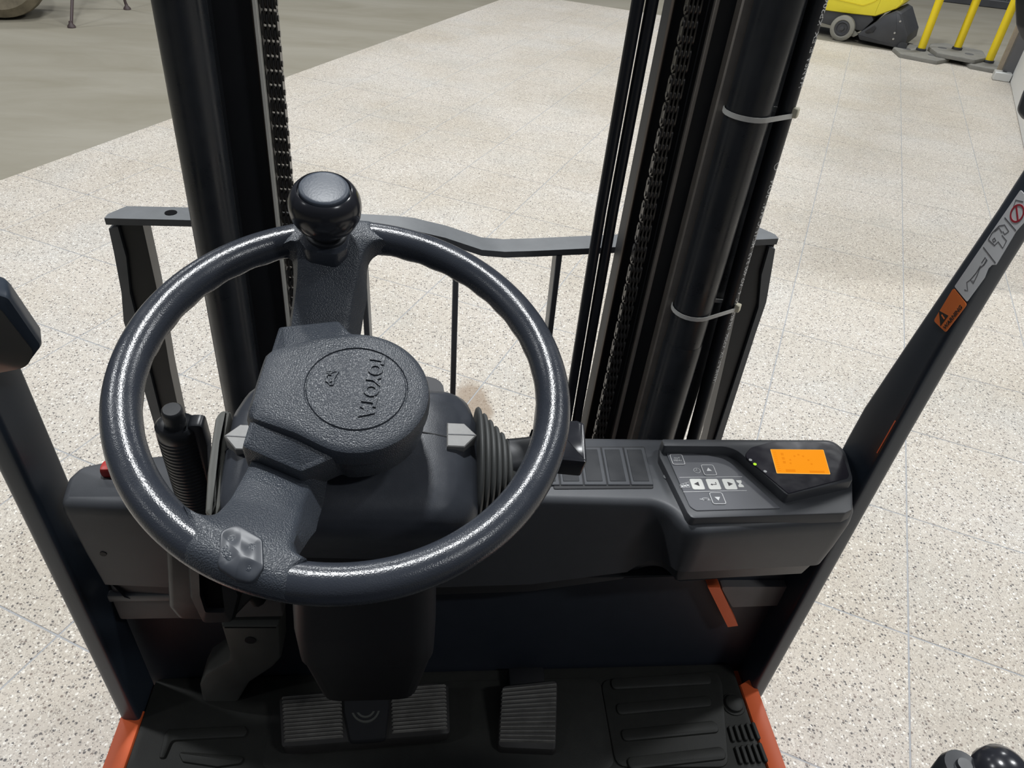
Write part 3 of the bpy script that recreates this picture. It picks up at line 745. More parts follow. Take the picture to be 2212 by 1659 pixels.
xz_plate([(-0.462, 1.162), (-0.425, 1.162), (-0.428, 1.06), (-0.440, 0.90), (-0.446, 0.75), (-0.446, 0.12), (-0.476, 0.12), (-0.476, 0.75), (-0.472, 0.95), (-0.470, 1.05), (-0.462, 1.10)], 1.005, 1.035, 'outer_post', M_frameb)
xz_plate([(-0.470, 1.155), (-0.457, 1.158), (-0.457, 1.11), (-0.466, 1.05), (-0.474, 0.75), (-0.474, 0.12), (-0.487, 0.12), (-0.487, 1.0), (-0.478, 1.05), (-0.472, 1.12)], 0.998, 1.04, 'post_flange', M_frame)
xz_plate([(0.513, 1.162), (0.474, 1.162), (0.482, 1.06), (0.492, 0.90), (0.500, 0.75), (0.500, 0.12), (0.518, 0.12), (0.518, 0.75), (0.518, 0.95), (0.518, 1.05), (0.512, 1.10)], 1.005, 1.035, 'outer_post', M_frameb)
xz_plate([(0.513, 1.155), (0.503, 1.158), (0.504, 1.11), (0.516, 1.05), (0.514, 0.75), (0.514, 0.12), (0.525, 0.12), (0.525, 1.0), (0.526, 1.06), (0.518, 1.12)], 0.998, 1.04, 'post_flange', M_frame)
for xb in (-0.27, -0.118, 0.022, 0.178, 0.33):
    z1 = lerp_tab(prof, xb)[0] - 0.008
    b = MB(); b.box(xb - 0.0045, xb + 0.0045, 0.998, 1.036, 0.45, z1, 0.001, seg=1); b.build('upright_bar', M_frame, br)
b = MB(); b.box(-0.46, 0.505, 1.0, 1.045, 0.42, 0.50, 0.005, seg=1); b.box(-0.46, 0.505, 1.0, 1.045, 0.12, 0.20, 0.005, seg=1); b.build('fork_carriage', M_black, br)
for fx_ in (-0.30, 0.28):
    b = MB(); b.box(fx_, fx_ + 0.08, 1.045, 1.08, 0.05, 0.52, 0.004, seg=1); b.box(fx_, fx_ + 0.08, 1.045, 1.20, 0.045, 0.085, 0.004, seg=1); b.build('fork', M_black, br)

# ---- mast (leans a hair to the side, as the truck does)
MT = Matrix.Translation((0.04, 0.9, 1.2)) @ Matrix.Rotation(math.radians(1.5), 4, 'Y') @ Matrix.Translation((-0.04, -0.9, -1.2))
ZB, ZT = 0.10, 2.2
ms = bpy.data.objects.new('mast', None); COL.objects.link(ms); attach(ms, fk)
def mbox(name, m, x0, x1, y0, y1, z0=ZB, z1=ZT, bev=0.002):
    b = MB(MT); b.box(x0, x1, y0, y1, z0, z1, bev, seg=1); return b.build(name, m, ms)
# left: cylinder, channel, inner rail and its bright edge
b = MB(MT @ Matrix.Translation((-0.2825, 0.872, 0))); b.lathe([(0.0268, 0.25), (0.0268, ZT)], 40); b.build('lift_cylinder', M_mast, ms)
mbox('outer_rail', M_mast, -0.316, -0.300, 0.895, 1.00)
mbox('outer_rail_flange', M_mast, -0.316, -0.262, 0.893, 0.905)
mbox('outer_rail_ridge', M_mast, -0.268, -0.258, 0.884, 0.905, bev=0.003)
mbox('inner_rail', M_black, -0.270, -0.2165, 0.915, 0.985)
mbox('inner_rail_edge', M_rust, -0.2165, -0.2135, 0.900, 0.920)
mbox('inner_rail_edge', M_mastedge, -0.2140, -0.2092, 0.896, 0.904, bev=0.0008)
mbox('inner_rail', M_black, -0.2135, -0.2090, 0.904, 0.985)
mbox('chain_guard', M_black, -0.2095, -0.2040, 0.955, 0.985)
# right
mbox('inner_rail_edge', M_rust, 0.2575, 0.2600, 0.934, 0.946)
mbox('inner_rail', M_black, 0.2592, 0.2950, 0.945, 0.985)
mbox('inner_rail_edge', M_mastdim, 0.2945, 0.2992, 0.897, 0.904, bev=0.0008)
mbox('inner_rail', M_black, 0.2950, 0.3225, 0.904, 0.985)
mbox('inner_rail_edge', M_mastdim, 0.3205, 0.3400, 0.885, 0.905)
mbox('outer_rail', M_mast, 0.3355, 0.4205, 0.905, 1.00)
b = MB(MT @ Matrix.Translation((0.3565, 0.872, 0))); b.lathe([(0.0268, 0.25), (0.0268, ZT)], 40); b.build('lift_cylinder', M_mast, ms)
b = MB(MT @ Matrix.Translation((0.3565, 0.872, 0))); b.lathe([(0.0270, 0.25), (0.0280, 0.252), (0.0280, 1.072), (0.0270, 1.076)], 40); b.build('cylinder_sleeve', M_mast, ms)
for z_ in (0.16, 0.60):
    mbox('cross_member', M_black, -0.30, 0.40, 0.93, 0.97, z_, z_ + 0.06)

# lift chains: leaf chain, every link its own piece
PITCH = 0.0159
def oval(r, half, n=6):
    return circ(0, half, r, n, 0, PI) + circ(0, -half, r, n, PI, 2 * PI)
def link_mesh_data(offs, nm):
    b = MB()
    for ox in offs:
        b.prism(oval(0.0068, PITCH / 2, 6), ox - 0.0010, ox + 0.0010, axis='X')
    b.lathe([(0.0034, -0.0096), (0.0034, 0.0096)], 8, T=Matrix.Translation((0, 0, PITCH / 2)) @ Matrix.Rotation(PI / 2, 4, 'Y'))
    o = b.build(nm, M_chain, None, 50); me = o.data; bpy.data.objects.remove(o); return me
link_a = link_mesh_data((-0.0074, -0.0025, 0.0025, 0.0074), 'chain_link')
link_b = link_mesh_data((-0.0050, 0.0, 0.0050), 'chain_link')
for xc, yc in ((-0.1985, 0.908), (0.2730, 0.908)):
    ch = bpy.data.objects.new('lift_chain', None); COL.objects.link(ch); attach(ch, fk)
    nlink = 74
    for k in range(nlink):
        o = bpy.data.objects.new('chain_link', link_a if k % 2 == 0 else link_b); COL.objects.link(o)
        o.matrix_basis = MT @ Matrix.Translation((xc, yc, 0.62 + k * PITCH))
        attach(o, ch)
# thin twin hoses
for xh in (0.2155, 0.2322):
    b = MB(); b.tube([(xh + 0.010, 0.93, 2.0), (xh + 0.0065, 0.93, 1.5), (xh, 0.93, 1.24), (xh - 0.004, 0.93, 0.87), (xh - 0.006, 0.935, 0.5)], 0.0078, 12); b.build('thin_hose', M_thinhose, fk)
# printed pressure hose beside the right cylinder
b = MB(); b.tube([(0.4135, 0.882, 2.0), (0.4130, 0.882, 1.55), (0.4115, 0.884, 1.24), (0.4135, 0.886, 1.07), (0.4180, 0.888, 0.86), (0.423, 0.89, 0.4)], 0.0105, 20); hs = b.build('pressure_hose', M_hose, fk)
def hose_text(body, z_start, z_end, ang0):
    vs, fs = text_bits(body, 0.0100, 0.00008, 0.00012, 'LEFT')
    w_ = max(v[0] for v in vs); k = (z_end - z_start) / w_
    tab = [(0.4, 0.423, 0.89), (0.86, 0.4180, 0.888), (1.07, 0.4135, 0.886), (1.24, 0.4115, 0.884), (1.55, 0.4130, 0.882), (2.0, 0.4135, 0.882)]
    out = []
    for v in vs:
        z = z_start + v[0] * k; hx_, hy_ = lerp_tab(tab, z); a = ang0 - v[1] / 0.0105
        r_ = 0.0107 + v[2]; out.append((hx_ + r_ * math.cos(a), hy_ + r_ * math.sin(a), z))
    b = MB(); b.add(out, fs); b.build('hose_print', M_hosetext, hs, 0)
hose_text('HANSA-FLEX  KP206  EN 857  2SC  6  WP 400 BAR  MSHA IC-84/41  2Q24', 0.985, 1.312, math.radians(-52))
hose_text('HANSA-FLEX  KP206  EN 857', 1.425, 1.560, math.radians(-52))
b = MB(); zc_ = 1.330; T_ = Matrix.Translation((0.4118, 0.8835, zc_))
pts = circ(0, 0, 0.0044, 16)
rg = []
for w_ in (0.0040, 0.0049):
    rg.append([(0.4118 + 0.01075 * math.cos(math.radians(-52) + w_ * math.cos(t) / 0.0105), 0.8835 + 0.01075 * math.sin(math.radians(-52) + w_ * math.cos(t) / 0.0105), zc_ + w_ * math.sin(t)) for t in [2 * PI * k / 18 for k in range(18)]])
b.loft(rg, False, False); b.build('hose_print', M_hosetext, hs, 0)
# two nylon cable ties around cylinder and hose
for zt_, dz in ((1.392, 0.0), (1.118, -0.0014)):
    c1 = (0.3565 + 0.026 * (zt_ - 1.2), 0.872, 0.0284); c2 = (0.4125, 0.8835, 0.0112)
    loop = []
    for k in range(15):
        a = math.radians(84 + 215 * k / 14); loop.append((c1[0] + c1[2] * math.cos(a), c1[1] + c1[2] * math.sin(a)))
    for k in range(11):
        a = math.radians(-61 + 145 * k / 10); loop.append((c2[0] + c2[2] * math.cos(a), c2[1] + c2[2] * math.sin(a)))
    b = MB(); n_ = len(loop); hgt = 0.0058; rings = []
    for k, (x, y) in enumerate(loop):
        a_, c_ = Vector(loop[k - 1]), Vector(loop[(k + 1) % n_]); d = (c_ - a_).normalized(); nr = Vector((d.y, -d.x)) * 0.0013
        zz = zt_ + (0.012 * (0.36 - x) if dz else -0.03 * (x - 0.36))
        rings.append([(x, y, zz), (x + nr.x, y + nr.y, zz), (x + nr.x, y + nr.y, zz + hgt), (x, y, zz + hgt)])
    b.loft(rings, closed=True); tie = b.build('cable_tie', M_tie, fk)
    T_ = Matrix.Translation((0.4210, 0.8755, zt_ + 0.001)) @ Matrix.Rotation(math.radians(-35), 4, 'Z')
    b = MB(T_); b.box(-0.0035, 0.0045, -0.0055, 0.0045, -0.002, 0.0095, 0.0012, seg=1); b.build('tie_head', M_tiehead, tie)

# ---- dashboard
top = [(-0.4420, 0.6311), (-0.4503, 0.6722), (-0.4421, 0.6956), (-0.4115, 0.7065), (-0.3015, 0.7250)] + [(-0.10, 0.742), (0.10, 0.753)] + [(0.1815, 0.7546), (0.5574, 0.7475), (0.5703, 0.7301), (0.5484, 0.6644), (0.5314, 0.6163), (0.5153, 0.5976)] + \
      [(0.3201, 0.5813), (0.3022, 0.5859), (0.2872, 0.6163), (0.2702, 0.6273)] + [(0.13, 0.633), (-0.10, 0.628)] + [(-0.3548, 0.6248)]
top = rounded(top, [0.012, 0.02, 0.02, 0.02, 0, 0, 0, 0, 0.02, 0.02, 0.03, 0.03, 0.03, 0.05, 0.03, 0.05, 0.05, 0, 0, 0.0], 5)
top = ccw(top)
b = MB()
lv = [(0.800, 0.030), (0.806, 0.024), (0.838, 0.016), (0.842, 0.009), (0.90, 0.004), (0.965, 0.0), (0.977, 0.001), (0.983, 0.0045), (0.985, 0.010)]
def dash_dz(x, z):
    w_ = max(0.0, min(1.0, (0.965 - z) / 0.12))
    t_ = max(0.0, min(1.0, (x - 0.225) / 0.09)); t_ = t_ * t_ * (3 - 2 * t_)
    return w_ * (-(0.020 + 0.016 * max(0.0, min(1.0, (x + 0.30) / 0.2))) * (1 - t_) + t_ * (0.052 - 0.05 * max(0.0, x - 0.33)))
b.loft([[(x, y, z + dash_dz(x, z)) for x, y in inset(top, off)] for z, off in lv])
ds = b.build('dashboard', M_dash, fk, 50)
b = MB(); b.box(-0.440, -0.18, 0.654, 0.70, 0.770, 0.83, 0.006); b.build('dash_skirt', M_dash, ds)
# tray with five blank switch covers
b = MB(); b.prism(rounded([(0.1560, 0.7299), (0.2791, 0.7315), (0.2739, 0.6515), (0.1437, 0.6503)], 0.003, 3), 0.984, 0.9862, 0.0008, 1); tr = b.build('switch_tray', M_black, ds)
for k in range(5):
    x1 = 0.2755 - k * 0.0305
    sh = lambda y: (y - 0.69) * 0.012
    b = MB(); b.prism(rounded([(x1 - 0.0290 - 0.001, 0.6565), (x1 - 0.001, 0.6565), (x1 + 0.002, 0.7270), (x1 - 0.0270, 0.7270)], 0.0012, 2), 0.985, 0.9880, 0.0008, 1); bc = b.build('switch_blank', M_dash, tr)
    b = MB(); b.prism(rounded([(x1 - 0.0255 - 0.001, 0.6620), (x1 - 0.0055, 0.6620), (x1 - 0.003, 0.7225), (x1 - 0.0235, 0.7225)], 0.0010, 2), 0.9878, 0.9886, 0.0004, 1); b.build('blank_face', M_plastic, bc)
# ignition switch
ix, iy = [(0.0922, 0.6504)][0]
b = MB(Matrix.Translation((ix, iy, 0.984))); b.lathe([(0.0165, 0), (0.0160, 0.007), (0.0130, 0.0085), (0.0125, 0.007)], 26); ig = b.build('ignition_switch', M_steel, ds)
b = MB(Matrix.Translation((ix, iy, 0.984))); b.lathe([(0.0130, 0.004), (0.0120, 0.0095), (0.004, 0.0105)], 24); b.build('key_barrel', M_plastic, ig)
b = MB(); bx_, by_ = [(-0.3975, 0.6812)][0]; b.box(bx_ - 0.012, bx_ + 0.012, by_ - 0.010, by_ + 0.010, 0.983, 1.000, 0.006); b.build('emergency_button', mat('red_button', (0.45, 0.03, 0.025), 0.4), ds)
# ---- instrument panel: base, keypad, raised display pod
base_p = rounded([(0.2980, 0.7277), (0.5465, 0.7321), (0.5544, 0.7103), (0.5385, 0.6524), (0.5168, 0.6037), (0.5037, 0.5975), (0.3049, 0.5907), (0.3017, 0.6005), (0.2903, 0.7002)], [0.008, 0.02, 0.02, 0.02, 0.008, 0.008, 0.01, 0.01, 0.02], 4)
b = MB(); b.prism(base_p, 0.980, 0.997, 0.0025, 2); ip = b.build('instrument_panel', M_panel, fk)
kp = rounded([(0.3004, 0.7091), (0.3543, 0.7011), (0.3754, 0.6949), (0.3844, 0.6851), (0.4221, 0.6049), (0.3129, 0.6017), (0.3072, 0.6087)], [0.004, 0.03, 0.03, 0.02, 0.001, 0.006, 0.01], 4)
b = MB(); b.prism(kp, 0.996, 0.9983, 0.0004, 1); kpad = b.build('keypad', M_keypad, ip)
pod = rounded([(0.2946, 0.7174), (0.5335, 0.7172), (0.5429, 0.6967), (0.5300, 0.6458), (0.5269, 0.6391), (0.4309, 0.6142), (0.4276, 0.6182), (0.3919, 0.6961), (0.3776, 0.7032), (0.2945, 0.7037)], [0.003, 0.03, 0.03, 0.01, 0.01, 0.004, 0.006, 0.05, 0.03, 0.003], 5)
b = MB(); b.prism(pod, 0.990, 1.012, 0.0018, 2); pd = b.build('display_pod', M_panel, ip)
gl = rounded([(0.3970, 0.6834), (0.4122, 0.7005), (0.4444, 0.7117), (0.5297, 0.7122), (0.5366, 0.6938), (0.5265, 0.6498), (0.5221, 0.6431), (0.4317, 0.6156)], [0.012, 0.02, 0.03, 0.02, 0.02, 0.008, 0.008, 0.002], 5)
b = MB(); b.prism(gl, 1.010, 1.0130, 0.0005, 1); gc = b.build('display_cover', M_glass, pd)
lcd = rounded([(0.4375, 0.6964), (0.5114, 0.6959), (0.5010, 0.6493), (0.4297, 0.6510)], 0.0012, 3)
b = MB(); b.prism(lcd, 1.0125, 1.0132); sn = b.build('lcd_screen', M_lcdlite, pd, 0)
b = MB(); b.prism(inset(ccw(lcd), 0.0008), 1.0130, 1.0134); b.build('lcd_field', M_lcd, sn, 0)
b = MB()
q4 = [(0.4375, 0.6964), (0.5114, 0.6959), (0.5010, 0.6493), (0.4297, 0.6510)]
def lq(u, v): return tuple(Vector(q4[0]).lerp(Vector(q4[1]), u).lerp(Vector(q4[3]).lerp(Vector(q4[2]), u), v))
def lrect(u0, v0, u1, v1): b.prism([lq(u0, v0), lq(u1, v0), lq(u1, v1), lq(u0, v1)], 1.0133, 1.0136)
for k in range(10): lrect(0.04, 0.12 + k * 0.085, 0.09, 0.14 + k * 0.085)
for u_, v_ in ((.40, .26), (.30, .42), (.29, .56), (.48, .20), (.56, .26), (.64, .42), (.68, .58)): lrect(u_, v_, u_ + .035, v_ + .06)
for v_ in (.16, .34, .50): lrect(.17, v_, .22, v_ + .10)
lrect(.18, .84, .36, .94); lrect(.62, .88, .90, .96)
b.build('lcd_segments', M_lcdseg, sn, 0)
for q_, mm in (([(0.4031, 0.6758)][0], M_print), ([(0.4066, 0.6680)][0], M_green), ([(0.4155, 0.6544)][0], M_print)):
    b = MB(); b.prism(circ(q_[0], q_[1], 0.0022, 12), 1.0128, 1.0134); b.build('indicator_led', mm, pd, 0)
# keys: outlined dark keys and solid white ones
def key(cx_, cy_, white):
    pl = rounded([(cx_ - .0082, cy_ - .0095), (cx_ + .0082, cy_ - .0095), (cx_ + .0082, cy_ + .0095), (cx_ - .0082, cy_ + .0095)], 0.0028, 4)
    b = MB(); b.prism(pl, 0.998, 0.9990, 0.0004, 1); k_ = b.build('key', M_key if white else M_keydark, kpad, 0)
    if not white:
        b = MB(); strip(b, pl, 0.0008, 0.9986, 0.9993, True); b.build('key_outline', M_print, kpad, 0)
    return k_
def flat(poly, m, name, z=0.9991):
    b = MB(); b.prism(poly, z - 0.0002, z + 0.0003); return b.build(name, m, kpad, 0)
K = [(0.3124, 0.6915), (0.3494, 0.6715), (0.3269, 0.6463), (0.3482, 0.6462), (0.3695, 0.6462), (0.3461, 0.6212)]
key(*K[0], False); key(*K[1], False); key(*K[5], False)
key(*K[2], True); key(*K[3], True); key(*K[4], True)
def tri(c, ang, r, m): flat([(c[0] + r * math.cos(ang + 2 * PI * k / 3), c[1] + r * math.sin(ang + 2 * PI * k / 3)) for k in range(3)], m, 'arrow_glyph')
tri(K[1], PI / 2, .0042, M_print); tri(K[5], -PI / 2, .0042, M_print); tri(K[2], PI, .0042, M_glyph); tri(K[4], 0, .0042, M_glyph)
b = MB(); c_ = K[3]; strip(b, [(c_[0] + .0034, c_[1] + .003), (c_[0] + .0034, c_[1] - .001), (c_[0] - .002, c_[1] - .001)], .0008, .9989, .9994)
b.prism([(c_[0] - .0042, c_[1] - .001), (c_[0] - .0018, c_[1] - .0026), (c_[0] - .0018, c_[1] + .0006)], .9989, .9994); b.build('return_glyph', M_glyph, kpad, 0)
b = MB()
for tx_, dy_ in (('OUT', .0022), ('MENU', -.0022)):
    vs, fs = text_bits(tx_, 0.0040, 0.0002)
    b.add([(K[0][0] + v[0], K[0][1] + dy_ + v[1], 0.9992 + v[2]) for v in vs], fs)
b.build('key_word', M_print, kpad, 0)
for l_ in ([(0.3067, 0.6584), (0.3905, 0.6596)], [(0.3052, 0.6329), (0.3884, 0.6347)]):
    b = MB(); strip(b, l_, 0.0007, 0.9982, 0.9987); b.build('printed_line', M_print, kpad, 0)
b = MB(); c_ = [(0.3334, 0.6711)][0]; strip(b, circ(c_[0], c_[1], .0044, 18), .0005, .9982, .9987, True); strip(b, [(c_[0], c_[1] + .0034), (c_[0], c_[1]), (c_[0] - .0028, c_[1])], .0005, .9982, .9987); b.build('clock_symbol', M_print, kpad, 0)
c_ = [(0.3836, 0.6470)][0]
b = MB(); b.prism([(c_[0] - .0033, c_[1] + .0062), (c_[0] + .0033, c_[1] + .0062), (c_[0] + .0033, c_[1] + .003), (c_[0] + .001, c_[1]), (c_[0] + .0035, c_[1] - .003), (c_[0] + .0035, c_[1] - .0062), (c_[0] - .0035, c_[1] - .0062), (c_[0] - .0035, c_[1] - .003), (c_[0] - .001, c_[1]), (c_[0] - .0033, c_[1] + .003)], .9982, .9987); b.build('hourglass_symbol', M_key, kpad, 0)
b = MB(); q_ = [(0.3043, 0.6455), (0.3171, 0.6504), (0.3158, 0.6410), (0.3041, 0.6402)]; strip(b, q_, .0005, .9982, .9987, True)
for t_ in (.34, .67): strip(b, [tuple(Vector(q_[0]).lerp(Vector(q_[1]), t_)), tuple(Vector(q_[3]).lerp(Vector(q_[2]), t_))], .0005, .9982, .9987)
for t_ in (.17, .5, .83):
    m1 = Vector(q_[0]).lerp(Vector(q_[1]), t_).lerp(Vector(q_[3]).lerp(Vector(q_[2]), t_), .6); b.prism([(m1.x - .0012, m1.y - .0014), (m1.x + .0012, m1.y - .0014), (m1.x + .0012, m1.y + .0014), (m1.x - .0012, m1.y + .0014)], .9982, .9987)
b.build('speed_symbol', M_print, kpad, 0)
b = MB(); c_ = [(0.3305, 0.6205)][0]; strip(b, [(c_[0] + .0045 * math.cos(t), c_[1] + .0018 * math.sin(t)) for t in [2 * PI * k / 14 for k in range(14)]], .0006, .9982, .9987, True)
strip(b, [(c_[0] - .0075, c_[1]), (c_[0] - .0045, c_[1] - .0006)], .0007, .9982, .9987); strip(b, [(c_[0] - .004, c_[1] - .0018), (c_[0] + .006, c_[1] - .0018)], .0005, .9982, .9987); b.build('tortoise_symbol', M_print, kpad, 0)
sx_, sy_ = [(0.2952, 0.6723)][0]
b = MB(Matrix.Translation((sx_, sy_, 0.9848))); b.lathe([(0.0042, 0), (0.0040, 0.0016), (0.0022, 0.002)], 14); b.build('screw', M_frame, ds)

# ---- steering column: wheel frame (u, v, n) at the wheel's middle
WC, WA, WB_, WN, WU, WV = Vector((-0.06774, 0.44669, 1.30771)), Vector((-0.09556, -0.95308, -0.28723)), Vector((0.99247, -0.06903, -0.10115)), Vector((0.07658, -0.29474, 0.95251)), Vector((0.99706, 0.02264, -0.07316)), Vector((-0.00000, 0.95531, 0.29560))
TU = frame_T(WC, WU, WV, WN)
TW = frame_T(WC, WA, WB_, WN)
b = MB(TU)
def headring(h, gu, gv, s=0.0):
    return [(x, y, h) for x, y in rounded([(-0.100 + gu, -0.082 + gv + s), (0.109 - gu, -0.082 + gv + s), (0.109 - gu, 0.020), (0.098 - gu, 0.054 - gv), (-0.088 + gu, 0.054 - gv), (-0.100 + gu, 0.020)], [0.030, 0.026, 0.03, 0.035, 0.035, 0.03], 5)]
b.loft([headring(-0.165, 0.010, 0.010), headring(-0.125, 0.004, 0.003), headring(-0.100, 0.0, 0.0), headring(-0.084, 0.002, 0.001), headring(-0.074, 0.009, 0.006), headring(-0.068, 0.022, 0.014), headring(-0.065, 0.04, 0.026)])
hd = b.build('column_head', M_head, fk, 60)
b = MB(TU); pts = [(0.052, 0.000, -0.0645), (0.070, -0.002, -0.0655), (0.086, -0.004, -0.0685), (0.1, -0.004, -0.079), (0.1095, -0.004, -0.098), (0.1095, -0.004, -0.12)]
b.tube(pts, 0.0009, 6); b.tube([(-p[0] + 0.005, p[1] - 0.010, p[2]) for p in pts], 0.0009, 6); b.build('cover_seam', M_black, hd)
for sgn, cu, cv in ((1, 0.0915, -0.003), (-1, -0.0845, -0.014)):
    pl = [(cu - sgn * 0.0125, cv - 0.0115), (cu + sgn * 0.002, cv - 0.0115), (cu + sgn * 0.0125, cv + 0.0005), (cu + sgn * 0.002, cv + 0.0115), (cu - sgn * 0.0125, cv + 0.0115)]
    b = MB(TU); b.prism(pl, -0.082, -0.0625, 0.0008, 1); ar = b.build('direction_marker', M_arrow, hd, 20)
    b = MB(TU); strip(b, [(cu - sgn * 0.0115, cv), (cu + sgn * 0.011, cv + 0.0003)], 0.0008, -0.0627, -0.0621); b.build('marker_ridge', M_head, ar, 0)
cxs = [(0.0725, -0.0706)][0]
b = MB(); b.tube([TU @ Vector((cxs[0], -0.0765, -0.128)), TU @ Vector((cxs[0], -0.0815, -0.128))], 0.009, 14); b.build('screw_cap', M_plastic, hd)
# lower shroud down to the footwell
b = MB()
def shroud(z, x0, x1, yf, yb, r=0.025): return [(x, y, z) for x, y in rounded([(x0, yf), (x1, yf), (x1, yb), (x0, yb)], r, 5)]
b.loft([shroud(1.20, -0.150, 0.004, 0.440, 0.60), shroud(1.10, -0.150, 0.000, 0.445, 0.64), shroud(1.015, -0.150, -0.002, 0.470, 0.67), shroud(0.93, -0.158, -0.002, 0.478, 0.69), shroud(0.845, -0.163, -0.004, 0.498, 0.70), shroud(0.838, -0.161, -0.006, 0.501, 0.70), shroud(0.752, -0.147, -0.024, 0.508, 0.70), shroud(0.740, -0.139, -0.032, 0.520, 0.70)])
sh_ = b.build('column_shroud', M_shroud, fk, 50)
q_ = [(-0.0872, 0.8154)][0]
b = MB(); b.tube([(q_[0], 0.515, q_[1]), (q_[0], 0.5035, q_[1])], 0.008, 12); b.build('screw_cap', M_black, sh_)
b = MB(TU); b.lathe([(0.034, -0.075), (0.034, -0.03)], 24); b.build('steering_shaft', M_black, fk)
# bellows and direction lever on the right
TB = TU @ Matrix.Translation((0.106, -0.010, -0.098)) @ Matrix.Rotation(PI / 2, 4, 'Y')
prof_b = []
for k in range(6):
    r_ = 0.0540 - 0.0058 * k; z_ = 0.0054 * k
    prof_b += [(r_ - 0.0050, z_ + 0.0002), (r_ - 0.0010, z_ + 0.0009), (r_, z_ + 0.0024), (r_ - 0.0012, z_ + 0.0040), (r_ - 0.0060, z_ + 0.0051)]
prof_b += [(0.0185, 0.0335), (0.0165, 0.038)]
b = MB(TB); b.lathe(prof_b, 40, sx=0.72); b.build('bellows', M_bellow, fk, 60)
b = MB(TU)
def lev(u, cv, ch, rv, rh, n=16): return [(u, cv + rv * math.copysign(abs(math.cos(t)) ** .7, math.cos(t)), ch + rh * math.copysign(abs(math.sin(t)) ** .7, math.sin(t))) for t in [2 * PI * k / n for k in range(n)]]
b.loft([lev(0.135, -0.006, -0.097, 0.018, 0.0165), lev(0.152, -0.003, -0.096, 0.0172, 0.016), lev(0.165, 0.001, -0.094, 0.0176, 0.015), lev(0.180, 0.005, -0.092, 0.0178, 0.014)])
dl = b.build('direction_lever', M_plastic, fk)
b = MB(TU); b.prism(rounded([(0.172, -0.012), (0.2035, -0.014), (0.2055, 0.027), (0.1985, 0.030), (0.172, 0.028)], 0.003, 3), -0.106, -0.081, 0.003, 2); b.build('lever_end', M_gloss, dl)
b = MB(TU); b.prism([(0.160, 0.010), (0.176, 0.012), (0.176, 0.026), (0.172, 0.026), (0.170, 0.018), (0.155, 0.016)], -0.095, -0.078, 0.001, 1); b.build('lever_rib', M_plastic, dl)
# grey rubber boot on the left of the head
b = MB(TU); b.prism(rounded([(-0.1115, 0.0144), (-0.1087, 0.0219), (-0.1000, 0.0225), (-0.0998, -0.0090), (-0.0973, -0.0361), (-0.0927, -0.0649), (-0.0951, -0.0800), (-0.1039, -0.0703), (-0.1084, -0.0366), (-0.1100, -0.0139)], [0.006, 0.006, 0.003, 0, 0, 0, 0.004, 0.004, 0, 0], 4), -0.108, -0.080, 0.004, 2); b.build('column_boot', M_boot, fk)

# ---- parking brake lever
hp = [Vector((-0.3330 + 0.0, 0.560, 1.205)), Vector((-0.2835, 0.582, 1.010))]
ga, gb = [(-0.2532, 1.1569)][0], [(-0.2642, 1.0187)][0]
P0, P1 = Vector((ga[0], 0.560, ga[1])), Vector((gb[0], 0.585, gb[1]))
ax_ = (P1 - P0).normalized(); sd_ = Vector((1, 0, 0)); sd_ = (sd_ - ax_ * sd_.dot(ax_)).normalized(); fr_ = ax_.cross(sd_)
TG = frame_T(P0, sd_, fr_, ax_)
LG = (P1 - P0).length
b = MB(TG); pr = [(0.0, -0.016), (0.0165, -0.0155), (0.0195, -0.012), (0.0200, 0.0)]
z_ = 0.002
while z_ < LG + 0.03:
    pr += [(0.0190, z_), (0.0200, z_ + 0.0012), (0.0200, z_ + 0.0034), (0.0188, z_ + 0.0046)]; z_ += 0.0056
pr += [(0.014, z_), (0.014, z_ + 0.02)]
pr[0] = (0.0125, -0.0135)
b.lathe(pr, 28, sx=1.0, sy=0.85); gp = b.build('parking_brake_grip', M_hose, fk, 35)
b = MB(TG); b.prism(rounded([(0.012, -0.02), (0.0265, -0.022), (0.0275, 0.012), (0.0235, 0.045), (0.0225, LG + 0.02), (0.012, LG + 0.02)], 0.005, 3), -0.007, 0.007, 0.003, 2, axis='Y'); b.build('finger_guard', M_hose, gp)
b = MB(TG); b.lathe([(0.0080, -0.036), (0.0094, -0.0345), (0.0100, -0.031), (0.0100, -0.008)], 22); b.build('release_button', M_plastic, gp)
b = MB(); b.tube([P1, P1 + Vector((0.012, 0.012, -0.09)), P1 + Vector((0.030, 0.03, -0.2))], 0.011, 10); b.build('brake_rod', M_black, gp)
# its gate housing
hz = [(-0.3076, 1.0002), (-0.3350, 0.8433), (-0.3275, 0.8170), (-0.2628, 0.8119), (-0.2188, 0.8728), (-0.2003, 0.9593), (-0.2220, 1.0071)]
b = MB(); b.prism(rounded(hz, [0.01, 0.012, 0.012, 0.012, 0.012, 0.012, 0.012], 4), 0.66, 0.585, 0.008, 3, axis='Y'); gt = b.build('brake_gate', M_plastic, fk)
b = MB()
def slot(pl, y): return [(x, y, z) for x, z in pl]
so = rounded([(-0.2884, 0.9647), (-0.2447, 0.9600), (-0.2434, 0.8642), (-0.2614, 0.8207), (-0.2969, 0.8199), (-0.3021, 0.8703)], 0.008, 4)
si = rounded([(-0.2755, 0.9664), (-0.2514, 0.9628), (-0.2660, 0.8415), (-0.2883, 0.8422), (-0.2873, 0.8902)], 0.003, 4)
n_ = min(len(so), len(si)); so, si = so[:n_], si[:n_]
sl = rounded([(-0.2884, 0.9647), (-0.2447, 0.9600), (-0.2392, 0.8779), (-0.2568, 0.8206), (-0.2969, 0.8199), (-0.3021, 0.8703)], 0.010, 4)
sli = rounded([(-0.2726, 0.9711), (-0.2492, 0.9707), (-0.2586, 0.8948), (-0.2630, 0.8471), (-0.2863, 0.8478), (-0.2867, 0.8820)], 0.004, 4)
